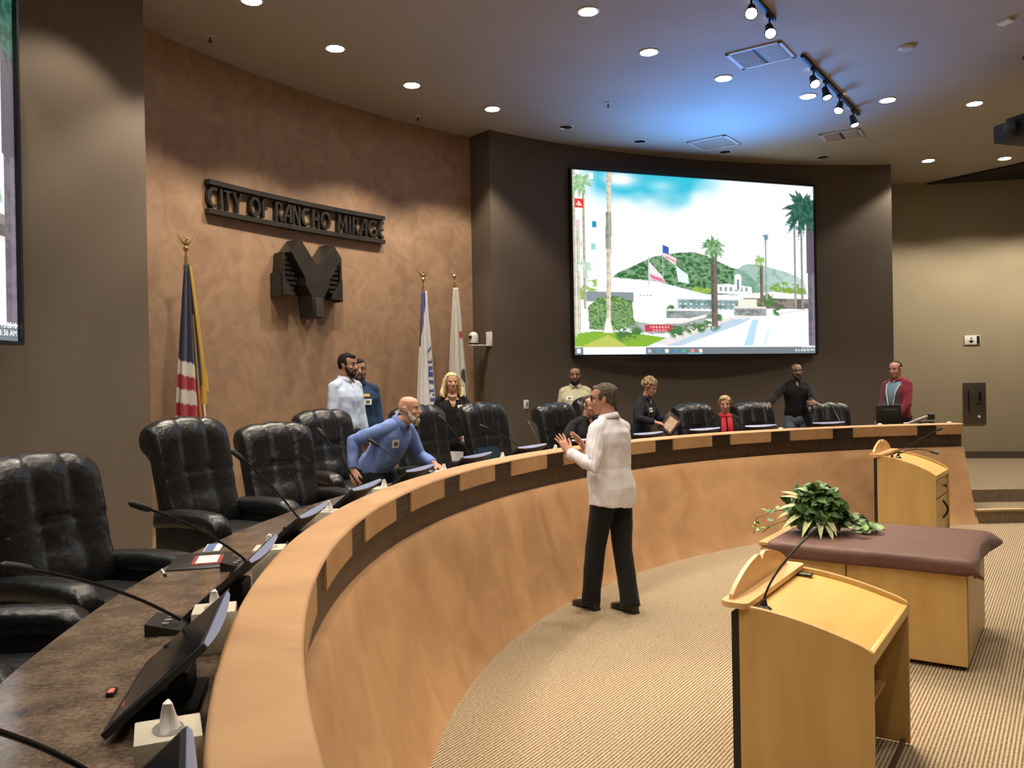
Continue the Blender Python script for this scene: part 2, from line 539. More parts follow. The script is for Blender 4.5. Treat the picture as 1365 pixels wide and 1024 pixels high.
# ---------------------------------------------------------------- wall screens
def paint_desktop(W, H):
    """paints the desktop picture shown on both wall screens (v runs down)"""
    rs = np.random.RandomState(3)
    vv, uu = np.mgrid[0:H, 0:W]
    u = (uu + .5) / W; v = (vv + .5) / H
    img = np.ones((H, W, 3)) * np.array([1.0, 1.04, 1.07])

    def nz(sx, sy):
        g = rs.rand(sy + 2, sx + 2)
        x = u * sx; y = v * sy
        xi = x.astype(int); yi = y.astype(int); fx = x - xi; fy = y - yi
        fx = fx * fx * (3 - 2 * fx); fy = fy * fy * (3 - 2 * fy)
        return (g[yi, xi] * (1 - fx) + g[yi, xi + 1] * fx) * (1 - fy) + (g[yi + 1, xi] * (1 - fx) + g[yi + 1, xi + 1] * fx) * fy
    def fb(s):
        return .5 * nz(s, s) + .3 * nz(2 * s, 2 * s) + .2 * nz(4 * s, 4 * s)
    def put(mask, c):
        k = np.clip(mask, 0, 1)[..., None]
        img[:] = img * (1 - k) + np.array(c) * k
    def poly(pts):
        m = np.zeros((H, W), bool)
        n = len(pts); j = n - 1
        for i in range(n):
            (xi, yi), (xj, yj) = pts[i], pts[j]
            if yi != yj:
                m ^= ((yi > v) != (yj > v)) & (u < (xj - xi) * (v - yi) / (yj - yi) + xi)
            j = i
        return m.astype(float)
    def rect(a, b, c, d):
        return ((u >= a) & (u < b) & (v >= c) & (v < d)).astype(float)
    # sky
    blue = np.clip((.27 - v - .10 * (u - .3) ** 2 * 10 + .28 * (fb(5) - .5)) * 7, 0, 1) * np.clip((.60 - u + .3 * (fb(4) - .5)) * 7, 0, 1) * np.clip((u - .02) * 12, 0, 1)
    put(blue, (.10, .66, .80))
    put(np.exp(-((u - .185) / .055) ** 2 - ((v - .035) / .035) ** 2) * 1.3, (.95, 1, 1.05))
    put(np.exp(-((u - .35) / .05) ** 2 - ((v - .06) / .03) ** 2) * .5, (.8, 1, 1.05))
    # hills
    n1 = fb(26); n2 = fb(60); n3 = fb(85)
    h1 = poly([(.08, .66), (.17, .55), (.26, .49), (.31, .455), (.36, .44), (.42, .425), (.48, .42), (.53, .44), (.58, .47), (.63, .50), (.69, .52), (.74, .58), (.76, .66)])
    put(h1 * .95, (.20, .40, .20)); put(h1 * (n3 > .53) * .85, (.07, .21, .08)); put(h1 * (n3 < .40) * .7, (.40, .56, .38)); put(h1 * (n1 > .60) * .4, (.45, .60, .42))
    h2 = poly([(.64, .53), (.68, .485), (.71, .475), (.76, .48), (.82, .50), (.88, .52), (.95, .56), (.97, .66), (.64, .66)])
    put(h2 * .8, (.42, .60, .52)); put(h2 * (n2 > .54) * .6, (.25, .45, .33)); put(np.clip((u - .75) * 5, 0, 1) * h2 * .6, (.80, .90, .92))
    # tree masses behind the buildings
    put(poly([(.02, .66), (.05, .60), (.11, .58), (.13, .64), (.13, .70), (.02, .70)]) * (n2 > .42), (.45, .65, .18))
    put(poly([(.46, .66), (.47, .62), (.52, .615), (.56, .63), (.56, .66)]) * (n2 > .4), (.45, .62, .15))
    put(poly([(.79, .66), (.80, .60), (.86, .575), (.93, .59), (.96, .62), (.96, .68), (.8, .68)]) * (n2 > .40), (.35, .52, .12))
    # buildings
    put(poly([(.09, .57), (.32, .59), (.44, .63), (.56, .67), (.66, .66), (.66, .74), (.5, .74), (.09, .70)]), (.95, .98, 1.0))
    put(poly([(.09, .57), (.32, .595), (.43, .64), (.43, .655), (.09, .655)]), (1, 1.0, 1.02))
    put(rect(.04, .23, .655, .71), (.40, .44, .47))
    put(poly([(.23, .64), (.40, .66), (.40, .82), (.24, .80)]), (1, 1.02, 1.04))
    for k in range(4):
        put(rect(.255 + .013 * k, .263 + .013 * k, .665, .675), (.55, .58, .60))
    put(rect(.405, .67, .685, .745), (.72, .80, .82))
    gr = ((np.floor(u * 90) % 2 == 0) | (np.floor(v * 75) % 2 == 0))
    put(rect(.41, .66, .688, .743) * gr * .8, (.30, .42, .42))
    put(rect(.42, .66, .69, .74) * (n1 > .58) * .5, (.15, .28, .22))
    put(poly([(.56, .60), (.62, .595), (.72, .61), (.72, .66), (.56, .65)]), (.93, .95, .95))
    for k in range(6):
        put(rect(.58 + .022 * k, .59 + .022 * k, .615, .635), (.42, .45, .46))
    put(poly([(.645, .545), (.66, .535), (.675, .545), (.675, .63), (.645, .63)]), (.98, 1.0, 1.0)); put(rect(.655, .665, .57, .63), (.35, .40, .45))
    put(poly([(.66, .655), (.80, .635), (.97, .65), (.97, .675), (.66, .68)]), (.98, .98, .96))
    put(rect(.68, .97, .675, .735), (.42, .38, .34)); put(rect(.68, .97, .675, .735) * (n1 > .5), (.25, .23, .20))
    put(poly([(.66, .68), (.74, .68), (.74, .745), (.66, .745)]), (.95, .92, .82))
    # drive, kerb and path
    put(poly([(.33, .95), (.62, .80), (.99, .735), (1, .96), (.3, .96)]), (.97, 1.0, 1.03))
    put(poly([(.30, .93), (.62, .785), (.80, .765), (.99, .725), (.99, .74), (.63, .80), (.36, .95)]), (.90, .86, .84))
    put(poly([(.36, .95), (.63, .80), (.72, .79), (.66, .83), (.42, .95)]) * .75, (.55, .70, .82))
    put(poly([(.68, .95), (.72, .80), (.745, .80), (.72, .95)]) * .7, (.45, .75, .88))
    put(poly([(.76, .95), (.79, .84), (.80, .84), (.78, .95)]) * .4, (.6, .8, .9))
    # low stone walls
    put(poly([(.36, .75), (.55, .75), (.55, .80), (.36, .795)]), (.50, .54, .54)); put(poly([(.36, .75), (.55, .75), (.55, .80), (.36, .795)]) * (n2 > .5) * .6, (.30, .34, .34))
    put(rect(.35, .56, .742, .755), (.95, .95, .93))
    put(rect(.64, .78, .73, .775), (.52, .52, .52)); put(rect(.64, .78, .725, .735), (.9, .88, .85)); put(rect(.65, .77, .74, .775) * (n2 > .5), (.33, .35, .36))
    put(poly([(.19, .80), (.30, .825), (.42, .82), (.52, .785), (.52, .83), (.42, .875), (.30, .885), (.20, .85)]), (.58, .60, .58))
    put(poly([(.19, .80), (.30, .825), (.42, .82), (.52, .785), (.52, .83), (.42, .875), (.30, .885), (.20, .85)]) * (n2 > .53) * .6, (.36, .40, .38))
    put(poly([(.18, .79), (.30, .812), (.42, .807), (.525, .772), (.525, .787), (.42, .825), (.30, .83), (.19, .805)]), (.95, .94, .90))
    put(rect(.275, .385, .835, .873), (.72, .12, .17))
    tx = rect(.29, .37, .842, .852) + rect(.305, .36, .858, .867)
    put(tx * (np.floor(u * 170) % 2 == 0) * .8, (.95, .75, .72))
    # shrubs and lawn
    put(poly([(.0, .885), (.08, .87), (.2, .875), (.36, .905), (.28, .955), (0, .955)]), (.38, .60, .10))
    put(poly([(.02, .96), (.13, .89), (.2, .95), (.2, .96)]) * .8, (.72, .72, .25))
    put(poly([(.06, .86), (.055, .74), (.09, .69), (.16, .675), (.225, .70), (.23, .80), (.24, .83), (.15, .87)]) * .9, (.28, .45, .22))
    put(poly([(.06, .86), (.055, .74), (.09, .69), (.16, .675), (.225, .70), (.23, .80), (.24, .83), (.15, .87)]) * (n3 > .44), (.12, .28, .10))
    put(poly([(.06, .86), (.055, .74), (.09, .69), (.16, .675), (.225, .70), (.23, .80), (.24, .83), (.15, .87)]) * (n3 > .57), (.40, .58, .26))
    for cx_, cy_, r_ in ((.24, .88, .025), (.19, .885, .03), (.40, .87, .03), (.46, .85, .025), (.50, .85, .02), (.55, .82, .035), (.38, .745, .018), (.79, .685, .03), (.76, .70, .02), (.83, .75, .02), (.57, .79, .02)):
        put(np.clip(1.5 - ((u - cx_) ** 2 + ((v - cy_) / 1.3) ** 2) / r_ ** 2, 0, 1) * (n2 > .4), (.16, .32, .13))
    # palms
    def trunk(x, y0, y1, wd, c, sk=0.0):
        xx = x + sk * (v - y1)
        m_ = ((np.abs(u - xx) < wd / 2) & (v > y0) & (v < y1)).astype(float)
        put(m_, c); put(m_ * (n2 > .55) * .5, tuple(.55 * k for k in c)); put(m_ * (np.abs(u - xx - wd * .2) < wd * .2) * .4, tuple(min(1, 1.6 * k) for k in c))
    def crown(x, y, r, n, c, c2, seed):
        q = np.random.RandomState(seed)
        for k in range(n):
            a = q.rand() * 2 * PI; ln = r * (.6 + .4 * q.rand())
            for t in np.linspace(.1, 1, 12):
                px = x + math.cos(a) * ln * t; py = y + (math.sin(a) * ln * t + .25 * ln * t * t) * 1.6
                rr = .16 * r * (1.1 - t)
                put(((u - px) ** 2 + ((v - py) / 1.6) ** 2 < rr * rr).astype(float) * .8, c if q.rand() > .4 else c2)
    trunk(.010, .0, .90, .010, (.66, .62, .48)); trunk(.045, .05, .75, .010, (.55, .54, .42)); trunk(.022, .3, .88, .012, (.70, .66, .55))
    crown(.035, .06, .055, 22, (.40, .62, .36), (.65, .82, .58), 1); crown(.04, .52, .05, 16, (.62, .75, .60), (.75, .86, .72), 2)
    trunk(.133, .0, .86, .017, (.80, .72, .56), sk=-.012); trunk(.137, .22, .42, .022, (.48, .46, .40), sk=-.012)
    put(poly([(.125, .80), (.138, .80), (.152, .88), (.112, .88)]), (.95, .93, .88))
    trunk(.558, .40, .84, .026, (.27, .24, .21)); crown(.556, .38, .058, 34, (.20, .40, .20), (.48, .66, .42), 4)
    trunk(.782, .33, .68, .008, (.45, .50, .50)); crown(.782, .315, .022, 14, (.22, .42, .48), (.30, .50, .55), 5)
    trunk(.762, .48, .70, .016, (.28, .24, .18)); crown(.755, .45, .032, 18, (.40, .58, .20), (.62, .74, .35), 6)
    trunk(.912, .24, .73, .010, (.46, .45, .42)); trunk(.943, .27, .73, .010, (.40, .40, .38))
    crown(.908, .24, .028, 14, (.14, .34, .34), (.20, .40, .40), 8); crown(.942, .25, .03, 14, (.14, .32, .32), (.22, .40, .40), 9)
    trunk(.985, .1, .955, .030, (.30, .27, .31)); put(rect(.965, 1.0, .12, .52), (.24, .21, .25)); crown(.950, .14, .105, 44, (.05, .17, .13), (.12, .28, .22), 7)
    # flags in front of the hill
    trunk(.349, .38, .62, .003, (.75, .8, .82)); trunk(.293, .45, .62, .003, (.7, .75, .78))
    put(poly([(.35, .385), (.375, .40), (.375, .44), (.35, .43)]), (.08, .22, .62))
    put(poly([(.35, .43), (.375, .44), (.405, .46), (.40, .50), (.35, .45)]), (.95, .80, .84)); put(poly([(.36, .447), (.40, .475), (.40, .482), (.36, .455)]), (.85, .30, .38))
    put(poly([(.294, .48), (.345, .56), (.36, .60), (.294, .58)]), (.92, .88, .92)); put(poly([(.295, .55), (.345, .575), (.36, .60), (.30, .575)]), (.85, .35, .42))
    put(poly([(.40, .50), (.45, .55), (.455, .60), (.41, .59)]), (.85, .95, .92))
    # desktop icons
    put(rect(.012, .046, .155, .205), (.85, .10, .08)); put(poly([(.028, .165), (.042, .195), (.016, .19)]) * .8, (1, .9, .9))
    for (x_, y_, c) in ((.075, .03, (1, 1, 1)), (.075, .165, (.97, 1, 1)), (.022, .285, (.95, .72, .72)), (.030, .40, (.92, .75, .75)), (.080, .41, (.45, .80, .75)), (.085, .29, (.05, .45, .65)), (.03, .53, (.9, .95, 1)), (.075, .50, (.85, 1, 1))):
        put(rect(x_ - .009, x_ + .009, y_ - .017, y_ + .017), c); put(rect(x_ - .012, x_ + .012, y_ + .03, y_ + .036) * .6, (.85, .9, .92))
    # taskbar
    put(rect(0, 1, .957, 1.0), (.30, .34, .37)); put(rect(.036, .277, .959, .996), (.98, 1.03, 1.06))
    for a_ in ((.012, .967), (.020, .967), (.012, .979), (.020, .979)):
        put(rect(a_[0], a_[0] + .006, a_[1], a_[1] + .009), (.9, .95, 1))
    for i, c in enumerate(((.6, .7, .8), (.05, .55, .75), (.95, .97, .98), (.12, .45, .80), (.15, .62, .45), (.92, .40, .32), (.95, .85, .7))):
        x_ = .291 + .0345 * i
        put(rect(x_ - .007, x_ + .007, .968, .987), c)
        if c[0] < .1:
            put(rect(x_ - .003, x_ + .004, .974, .981), (.30, .34, .37))
    put(rect(.445, .505, .993, .9975), (.35, .85, .95))
    for i in range(4):
        put(rect(.908 + .013 * i, .914 + .013 * i, .972, .983), (.85, .9, .92))
    img *= (1 + .05 * (n2[..., None] - .5))
    img = np.clip(img, 0, 1.4)
    return np.where(img < 1, img ** 1.4, img)


def wall_screen(label, t0, t1, R, z0, z1):
    a, b = pol(R, t0), pol(R, t1)
    wdt = (b - a).length
    th = (t0 + t1) / 2
    mid = (a + b) / 2
    t = thing('wall_screen', label, 'screen', (mid.x, mid.y, z0), rz_out(th) + PI, 'large wall screens')
    # local: -X runs towards larger theta, +Y faces the room
    Hh = z1 - z0; Wh = wdt / 2
    m = MB()
    for c, s in (((0, -.045, -.013), (wdt + .05, .09, .026)), ((0, -.045, Hh + .013), (wdt + .05, .09, .026)),
                 ((-Wh - .013, -.045, Hh / 2), (.026, .09, Hh)), ((Wh + .013, -.045, Hh / 2), (.026, .09, Hh))):
        m.box(c, s)
    m.box((0, -.085, Hh / 2), (wdt - .1, .07, Hh - .1))
    m.obj('frame', 'frame_black', t, smooth=False)
    mm = MB().box((0, -.20, Hh / 2), (wdt * .5, .20, Hh * .4)).obj('wall_mount', 'frame_black', t, smooth=False)
    o = bpy.data.objects.new('picture', SCREEN_ME)
    COL.objects.link(o); o.parent = t
    o.scale = (wdt, 1, Hh)
    o.location = (0, -.035, 0)
    # clock text in the taskbar corner
    for txt, zz in (('11:36 AM', .978), ('12/13/2018', .958)):
        cu = bpy.data.curves.new('clock', 'FONT')
        cu.body = txt; cu.size = .058; cu.align_x = 'RIGHT'
        oo = bpy.data.objects.new('tmp', cu); COL.objects.link(oo)
        dg = bpy.context.evaluated_depsgraph_get(); dg.update()
        me = bpy.data.meshes.new_from_object(oo.evaluated_get(dg))
        bpy.data.objects.remove(oo)
        # text lies in XY; stand it up, facing +Y
        me.transform(Matrix(((-1, 0, 0, 0), (0, 0, 1, 0), (0, 1, 0, 0), (0, 0, 0, 1))))
        c = mobj('clock_text', me, 'clocktext', t, smooth=False)
        c.location = (-Wh + .02, -.028, Hh * (1 - zz) - .022)
    return t


SW, SH = 420, 264
_img = paint_desktop(SW, SH)
# a grid of the picture: local x from +.5 (left in view) to -.5, z 0..1
_vx = np.linspace(.5, -.5, SW); _vz = np.linspace(1, 0, SH)
_gx, _gz = np.meshgrid(_vx, _vz)
SCREEN_ME = bpy.data.meshes.new('picture')
_co = np.stack([_gx.ravel(), np.zeros(SW * SH), _gz.ravel()], 1)
_i = np.arange(SW * SH).reshape(SH, SW)
_f = np.stack([_i[:-1, :-1].ravel(), _i[1:, :-1].ravel(), _i[1:, 1:].ravel(), _i[:-1, 1:].ravel()], 1)
SCREEN_ME.from_pydata(_co.tolist(), [], _f.tolist())
_ca = SCREEN_ME.color_attributes.new('Col', 'FLOAT_COLOR', 'POINT')
_cc = np.ones((SW * SH, 4), np.float32); _cc[:, :3] = _img.reshape(-1, 3)
_ca.data.foreach_set('color', _cc.ravel())
SCREEN_ME.materials.append(M['screen'])
M['clocktext'] = emat('clock_text', (.9, .95, 1), 1.0)
wall_screen('large wall screen showing a desktop with palms and a white building, beside the brown wall', 1.0197, 1.4485, 10.13, 2.240, 4.970)
wall_screen('large wall screen cut off at the left edge, only its right side in view', -.197, .2320, 10.02, 2.214, 4.95)

# ---------------------------------------------------------------- sign and emblem on the tan wall
def wall_frame(th, R, z):
    """matrix: local x -> increasing theta, y -> inwards from the wall, z up"""
    M4 = Matrix.Identity(4)
    et = V((math.sin(th), math.cos(th), 0)); ein = V((math.cos(th), -math.sin(th), 0))
    for i in range(3):
        M4[i][0] = et[i]; M4[i][1] = ein[i]; M4[i][2] = (0, 0, 1)[i]
    M4.translation = pol(R, th, z)
    return M4


def strokes_obj(name, strokes, wd, dep, thc, zc, x0, sc, parent, inv):
    mb = MB()
    for st in strokes:
        pts = [V((a, b)) for a, b in st]
        n = len(pts)
        L_, R_ = [], []
        for i in range(n):
            d = (pts[min(i + 1, n - 1)] - pts[max(i - 1, 0)])
            d = d.normalized() if d.length > 1e-6 else V((1, 0))
            nn = V((-d.y, d.x)) * wd / 2
            L_.append(pts[i] + nn); R_.append(pts[i] - nn)
        rings = []
        for i in range(n):
            r = []
            for q, h in ((L_[i], 0), (R_[i], 0), (R_[i], 1), (L_[i], 1)):
                th = thc + (x0 + q.x * sc) / 10.66
                r.append(inv @ pol(10.675 - h * dep, th, zc + q.y * sc))
            rings.append(r)
        mb.loft(rings)
    return mb.obj(name, 'bronze', parent, smooth=False)


def arcp(cx, cy, rx, ry, a0, a1, n=14):
    return [(cx + rx * math.cos(math.radians(a0 + (a1 - a0) * i / n)), cy + ry * math.sin(math.radians(a0 + (a1 - a0) * i / n))) for i in range(n + 1)]


GL = {  # art-deco capitals, height 1: (width, strokes)
    'C': (.86, [arcp(.46, .5, .40, .46, 50, 310, 20), arcp(.50, .5, .34, .40, 60, 300, 20)]),
    'I': (.20, [[(.07, 0), (.07, 1)], [(.13, 0), (.13, 1)]]),
    'T': (.62, [[(0, .95), (.62, .95)], [(.28, 0), (.28, .95)], [(.35, 0), (.35, .95)]]),
    'Y': (.70, [[(.02, 1), (.34, .42), (.34, 0)], [(.10, 1), (.40, .46)], [(.68, 1), (.40, .45), (.40, 0)]]),
    'O': (.94, [arcp(.47, .5, .42, .46, 0, 360, 26), arcp(.47, .5, .36, .40, 0, 360, 26)]),
    'F': (.48, [[(.07, 0), (.07, .8), (.16, .95), (.40, .98)], [(.14, 0), (.14, .75)], [(.10, .50), (.44, .50)], [(.30, .42), (.30, .58)]]),
    'R': (.62, [[(.07, 0), (.07, 1)], [(.14, 0), (.14, 1)], [(.07, .97)] + arcp(.25, .72, .25, .25, 90, -90, 12) + [(.14, .47)], [(.24, .47), (.58, 0)], [(.32, .47), (.62, .04)]]),
    'A': (.68, [[(.02, 0), (.44, .96), (.58, 1)], [(.58, 0), (.58, 1)], [(.64, 0), (.64, 1)], [(.22, .36), (.58, .36)]]),
    'N': (.66, [[(.05, 0), (.05, 1)], [(.05, 1), (.56, 0)], [(.12, 1), (.60, .05)], [(.60, 0), (.60, 1)]]),
    'H': (.66, [[(.07, 0), (.07, 1)], [(.14, 0), (.14, 1)], [(.58, 0), (.58, .85)], [(.07, .46), (.58, .46)], [(.40, .40), (.40, .6)]]),
    'M': (.92, [[(.05, 0), (.10, 1)], [(.12, 0), (.15, 1)], [(.12, 1), (.46, .25)], [(.46, .25), (.74, 1)], [(.74, 1), (.78, 0)], [(.82, 1), (.86, 0)]]),
    'G': (.90, [arcp(.47, .5, .42, .46, 45, 345, 22), arcp(.49, .5, .36, .40, 50, 340, 22), [(.62, .42), (.90, .42), (.90, .15)]]),
    'E': (.56, [arcp(.40, .5, .34, .46, 70, 290, 18), arcp(.44, .5, .31, .40, 80, 280, 18), [(.12, .50), (.54, .50)], [(.40, .96), (.54, .96)], [(.40, .04), (.54, .04)]]),
}
SGN0, SGN1 = .4915, .7385
sgn = thing('wall_sign', 'dark metal sign reading CITY OF RANCHO MIRAGE between two bars on tan wall', 'sign', pol(10.66, (SGN0 + SGN1) / 2, 3.68))
si = Matrix.Translation(-sgn.location)
def sign_z(th):
    return 3.70
for z0 in (3.672, 3.975):
    mb = MB().arc([(10.60, z0), (10.685, z0), (10.685, z0 + .052), (10.60, z0 + .052)], SGN0, SGN1, 24)
    bmesh.ops.transform(mb.bm, matrix=si, verts=mb.bm.verts)
    mb.obj('bar', 'bronze', sgn)
TXT = 'CITY OF RANCHO MIRAGE'
LH = .215
widths = [GL[c][0] + .13 if c != ' ' else .55 for c in TXT]
tot = sum(widths) - .13
scale_x = (SGN1 - SGN0) * 10.66 / tot
x = 0.0
for c, wd_ in zip(TXT, widths):
    if c != ' ':
        st = [[(a * scale_x / LH, b) for a, b in s_] for s_ in GL[c][1]]
        strokes_obj('letter', st, .095, .055, SGN0, 3.742, x * scale_x, LH, sgn, si)
    x += wd_

EMC = .6205
em = thing('wall_emblem', 'dark bronze bighorn ram emblem mounted below the lettering on the tan wall', 'emblem', pol(10.68, EMC, 3.07))
ei = Matrix.Translation(-em.location)
WF = wall_frame(EMC, 10.68, 3.07)
def ef(a, b, h):
    return ei @ (WF @ V((a, h, b)))
KX, KZ = .00122, .00123
def eq(pts):
    return [((x_ - 562) * KX, (500 - y_) * KZ) for x_, y_ in pts]
head = [(250, 252), (360, 123), (545, 345), (580, 345), (765, 123), (872, 252), (712, 478), (705, 545), (640, 640), (618, 846), (506, 846), (484, 640), (419, 545), (412, 478)]
head = [(x_, y_) for x_, y_ in head]
MB().prism(eq(head), .02, .26, ef).obj('ram_head', 'bronze', em, smooth=False)
# snout wedge standing proud of the lower face
mz = MB()
r0 = mz.ring([ef(a, b, .255) for a, b in eq([(500, 640), (624, 640), (612, 842), (512, 842)])])
r1 = mz.ring([ef(a, b, h) for (a, b), h in zip(eq([(520, 660), (604, 660), (604, 838), (520, 838)]), (.262, .262, .30, .30))])
mz.skin([r0, r1]); mz.obj('ram_snout', 'bronze', em, smooth=False)
for sgnx in (1, -1):
    def fx(a, b, h, s=sgnx):
        return ef(a * s, b, h)
    hp = [(205, 260), (250, 240), (400, 480), (395, 560), (330, 640), (190, 655), (190, 420)]
    hb = MB().prism(eq(hp), .02, .10, fx)
    hb.prism(eq([(195, 255), (222, 250), (222, 480), (330, 640), (195, 650)]), .10, .185, fx)
    hb.prism(eq([(160, 445), (195, 445), (195, 665), (160, 665)]), .02, .15, fx)
    o = hb.obj('ram_horn', 'bronze', em, smooth=False)
    for k in range(7):
        y_ = 300 + 46 * k
        xr = 272 + 26 * k if k < 4 else 385 - 18 * (k - 4)
        xl = 222 if y_ < 470 else 222 + (y_ - 470) * .65
        if xr - xl < 20:
            continue
        MB().prism(eq([(xl, y_ - 14), (xr - 12, y_ - 14), (xr, y_ + 14), (xl, y_ + 14)]), .10, .165, fx).obj('horn_ridge', 'bronze', o, smooth=False)

# ---------------------------------------------------------------- wall things
def wall_thing(name, label, cat, th, R, z):
    t = thing(name, label, cat, pol(R, th, z), 0)
    t.rotation_euler = (0, 0, rz_out(th) + PI)      # +Y into the room, +X to smaller theta
    return t
t = wall_thing('security_camera', 'white dome camera on a small white bracket in the wall corner', 'camera', .886, 10.28, 2.39)
t.location = pol(10.33, .8826, 2.37); t.rotation_euler = (0, 0, rz_dir(-math.sin(.883), -math.cos(.883)))
MB().box((0, .17, .0), (.09, .30, .018), bev=.004).obj('bracket_shelf', 'white', t)
MB().box((-.03, .0, .09), (.12, .03, .20), bev=.005).obj('mount_plate', 'white', t)
MB().lathe([(.062, .012), (.066, .03), (.066, .12), (.058, .155), (.035, .178), (.008, .185)], (.02, .24, 0), seg=24).obj('dome', 'white', t, ang=60)
MB().lathe([(.069, .012), (.069, .032)], (.02, .24, 0), seg=24).obj('base_ring', 'black', t)
MB().lathe([(.024, 0), (.024, .02), (.016, .024)], (0, 0, 0), seg=16, m=Matrix.Rotation(-PI / 2, 3, 'X')).obj('lens', 'black', t).location = (.005, .295, .11)
t = wall_thing('light_switch', 'white wall switch plate beside the chair under the screen wall corner', 'switch', .9385, 10.232, 1.535)
MB().box((0, .006, 0), (.085, .012, .125), bev=.003).obj('plate', 'white', t)
MB().box((-.012, .015, .005), (.03, .012, .06), bev=.003).obj('toggle', 'grey', t)
t = wall_thing('exit_arrow_sign', 'small white sign with a down arrow on the olive wall at right', 'sign', 1.7516, 11.70, 2.47)
MB().box((0, .012, 0), (.26, .024, .165), bev=.003).obj('plate', 'white', t)
am = MB().box((.02, .027, .012), (.014, .006, .075)).prism([(-.025, 0), (.065, 0), (.02, -.05)], .024, .03, lambda a, b, h: V((a, h, b - .012)))
am.box((-.095, .027, 0), (.05, .006, .14)); am.obj('down_arrow', 'black', t, smooth=False)
t = wall_thing('wall_access_panel', 'brushed dark steel access panel on the olive wall at right', 'panel', 1.7535, 11.70, 1.05)
MB().box((0, .01, .275), (.38, .02, .74), bev=.003).obj('plate', 'steel', t)
MB().box((.10, .025, .31), (.018, .012, .40)).obj('pull_bar', 'blackmetal', t)
MB().box((-.06, .025, .27), (.10, .010, .012)).box((-.09, .025, .40), (.045, .012, .16)).obj('latch', 'blackmetal', t)
MB().lathe([(.022, 0), (.022, .014), (.01, .018)], seg=14, m=Matrix.Rotation(-PI / 2, 3, 'X')).obj('lock', 'white', t).location = (-.07, .02, .03)

# ---------------------------------------------------------------- ceiling fittings
def downlight(x, y, lit, label, power=0, size=78, rad=.088):
    t = thing('downlight', label, 'ceiling light', (x, y, CEIL), 0, 'recessed ceiling downlights')
    MB().lathe([(rad + .022, 0), (rad + .022, -.006), (rad + .012, -.012), (rad, -.010), (rad, .001)], seg=28, cap=False).obj('trim_ring', 'lamprim', t)
    if lit:
        MB().lathe([(.002, -.004), (rad * .98, -.006), (rad * .98, -.002), (.002, -.001)], seg=28, cap=False).obj('diffuser', 'lamp', t, ang=0)
    else:
        MB().lathe([(rad, -.011), (rad * .8, -.004), (rad * .55, -.002), (.004, -.002)], seg=28, cap=False).obj('reflector', 'reflector', t)
        MB().box((0, 0, -.008), (rad * 1.5, .03, .008)).obj('louver', 'blackmetal', t, smooth=False)
    if power:
        d = spot('downlight_beam', (x, y, CEIL - .03), (x, y, 0), power, size, .35, r=.08)
        d.parent = t; d.location = (0, 0, -.03)
    return t


DL_OUT = [(-2.29, 7.62, 1, 'cut off at the top edge of the photo'), (-1.77, 8.74, 1, 'second from the left, above the wall lettering'), (-1.11, 9.86, 1, 'third from the left, above the tan wall'),
          (-.19, 10.77, 1, 'nearest the corner of the tan wall'), (.80, 11.59, 0, 'unlit, leftmost dark one above the lit screen'),
          (1.93, 12.35, 0, 'unlit, second dark one above the lit screen'), (3.34, 13.0, 0, 'unlit, behind the square ceiling grille above the screen'),
          (5.0, 13.41, 0, 'unlit, rightmost dark one above the screen'), (6.85, 13.76, 1, 'lit, just above the olive wall corner'), (8.06, 13.70, 1, 'lit, beside the dark ceiling wedge')]
DL_IN = [(.78, 7.97, 1, 'lit, at the top edge near the middle of the photo'), (1.52, 8.99, 1, 'bright, left of the big ceiling vent'), (2.52, 9.81, 1, 'dim, below the big ceiling vent'),
         (3.74, 10.49, 1, 'lit, half behind the track light heads'), (4.82, 10.69, 1, 'lit, right of the track light'), (6.03, 10.89, 1, 'lit, farthest right in the middle row')]
DLP = 280
for x, y, lit, d in DL_OUT:
    downlight(x, y, lit, 'recessed round ceiling downlight, ' + d, DLP if lit else 0, 122 if x > 6 else 104)
for i, (x, y, lit, d) in enumerate(DL_IN):
    downlight(x, y, lit, 'recessed round ceiling downlight, ' + d, (DLP, DLP, DLP * .5, DLP, DLP * .6, DLP)[i], 96)
# room lamps outside the frame (the same downlights further along the rings and over the hall)
for R, th in ((9.45, .30), (9.45, .15), (9.45, 0.0), (9.4, -.15), (7.05, .48), (7.05, .30), (7.05, .10), (7.05, -.1), (7.05, -.3)):
    P = pol(R, th, CEIL - .05)
    spot('hall_downlight', P, (P.x, P.y, 0), DLP * (.42 if R > 9 else .45), 104, .35)
for x, y in ((2.6, 6.6), (4.4, 7.6), (6.6, 8.2), (1.4, 4.6), (3.6, 4.6), (6.0, 5.4), (8.6, 6.6), (3.0, 2.2), (6.0, 2.2), (9.5, 3.0), (1.2, 1.6), (9.0, 9.6)):
    spot('hall_downlight', (x, y, CEIL - .05), (x, y, 0), DLP * .62, 84, .5, r=.08)
# added fill spots, out of view, brightening the faces and the dais front
for a_, b_ in (((.5, -1.5), pol(7.6, .15, 1.2)), ((3.5, .5), pol(7.8, .65, 1.2)), ((6.5, 2.0), pol(7.8, 1.1, 1.2)), ((8.5, 3.0), pol(7.8, 1.4, 1.2))):
    spot('dais_fill_spot', (a_[0], a_[1], CEIL - .1), b_, 170, 46, .9, col=(1, .90, .76), r=.12)
# added blue spot before the lit screen, imitating its glow on the ceiling
P = pol(9.70, 1.235, 3.55)
spot('ceiling_blue_fill', P, (2.75, 11.2, CEIL), 1700, 98, 1.0, col=(.06, .32, 1.0), r=1.1)
# olive wall washers beyond the frame
for th in (1.86, 1.99):
    P = pol(10.1, th, CEIL - .05)
    spot('hall_downlight', P, (P.x, P.y, 0), DLP, 122, .35)


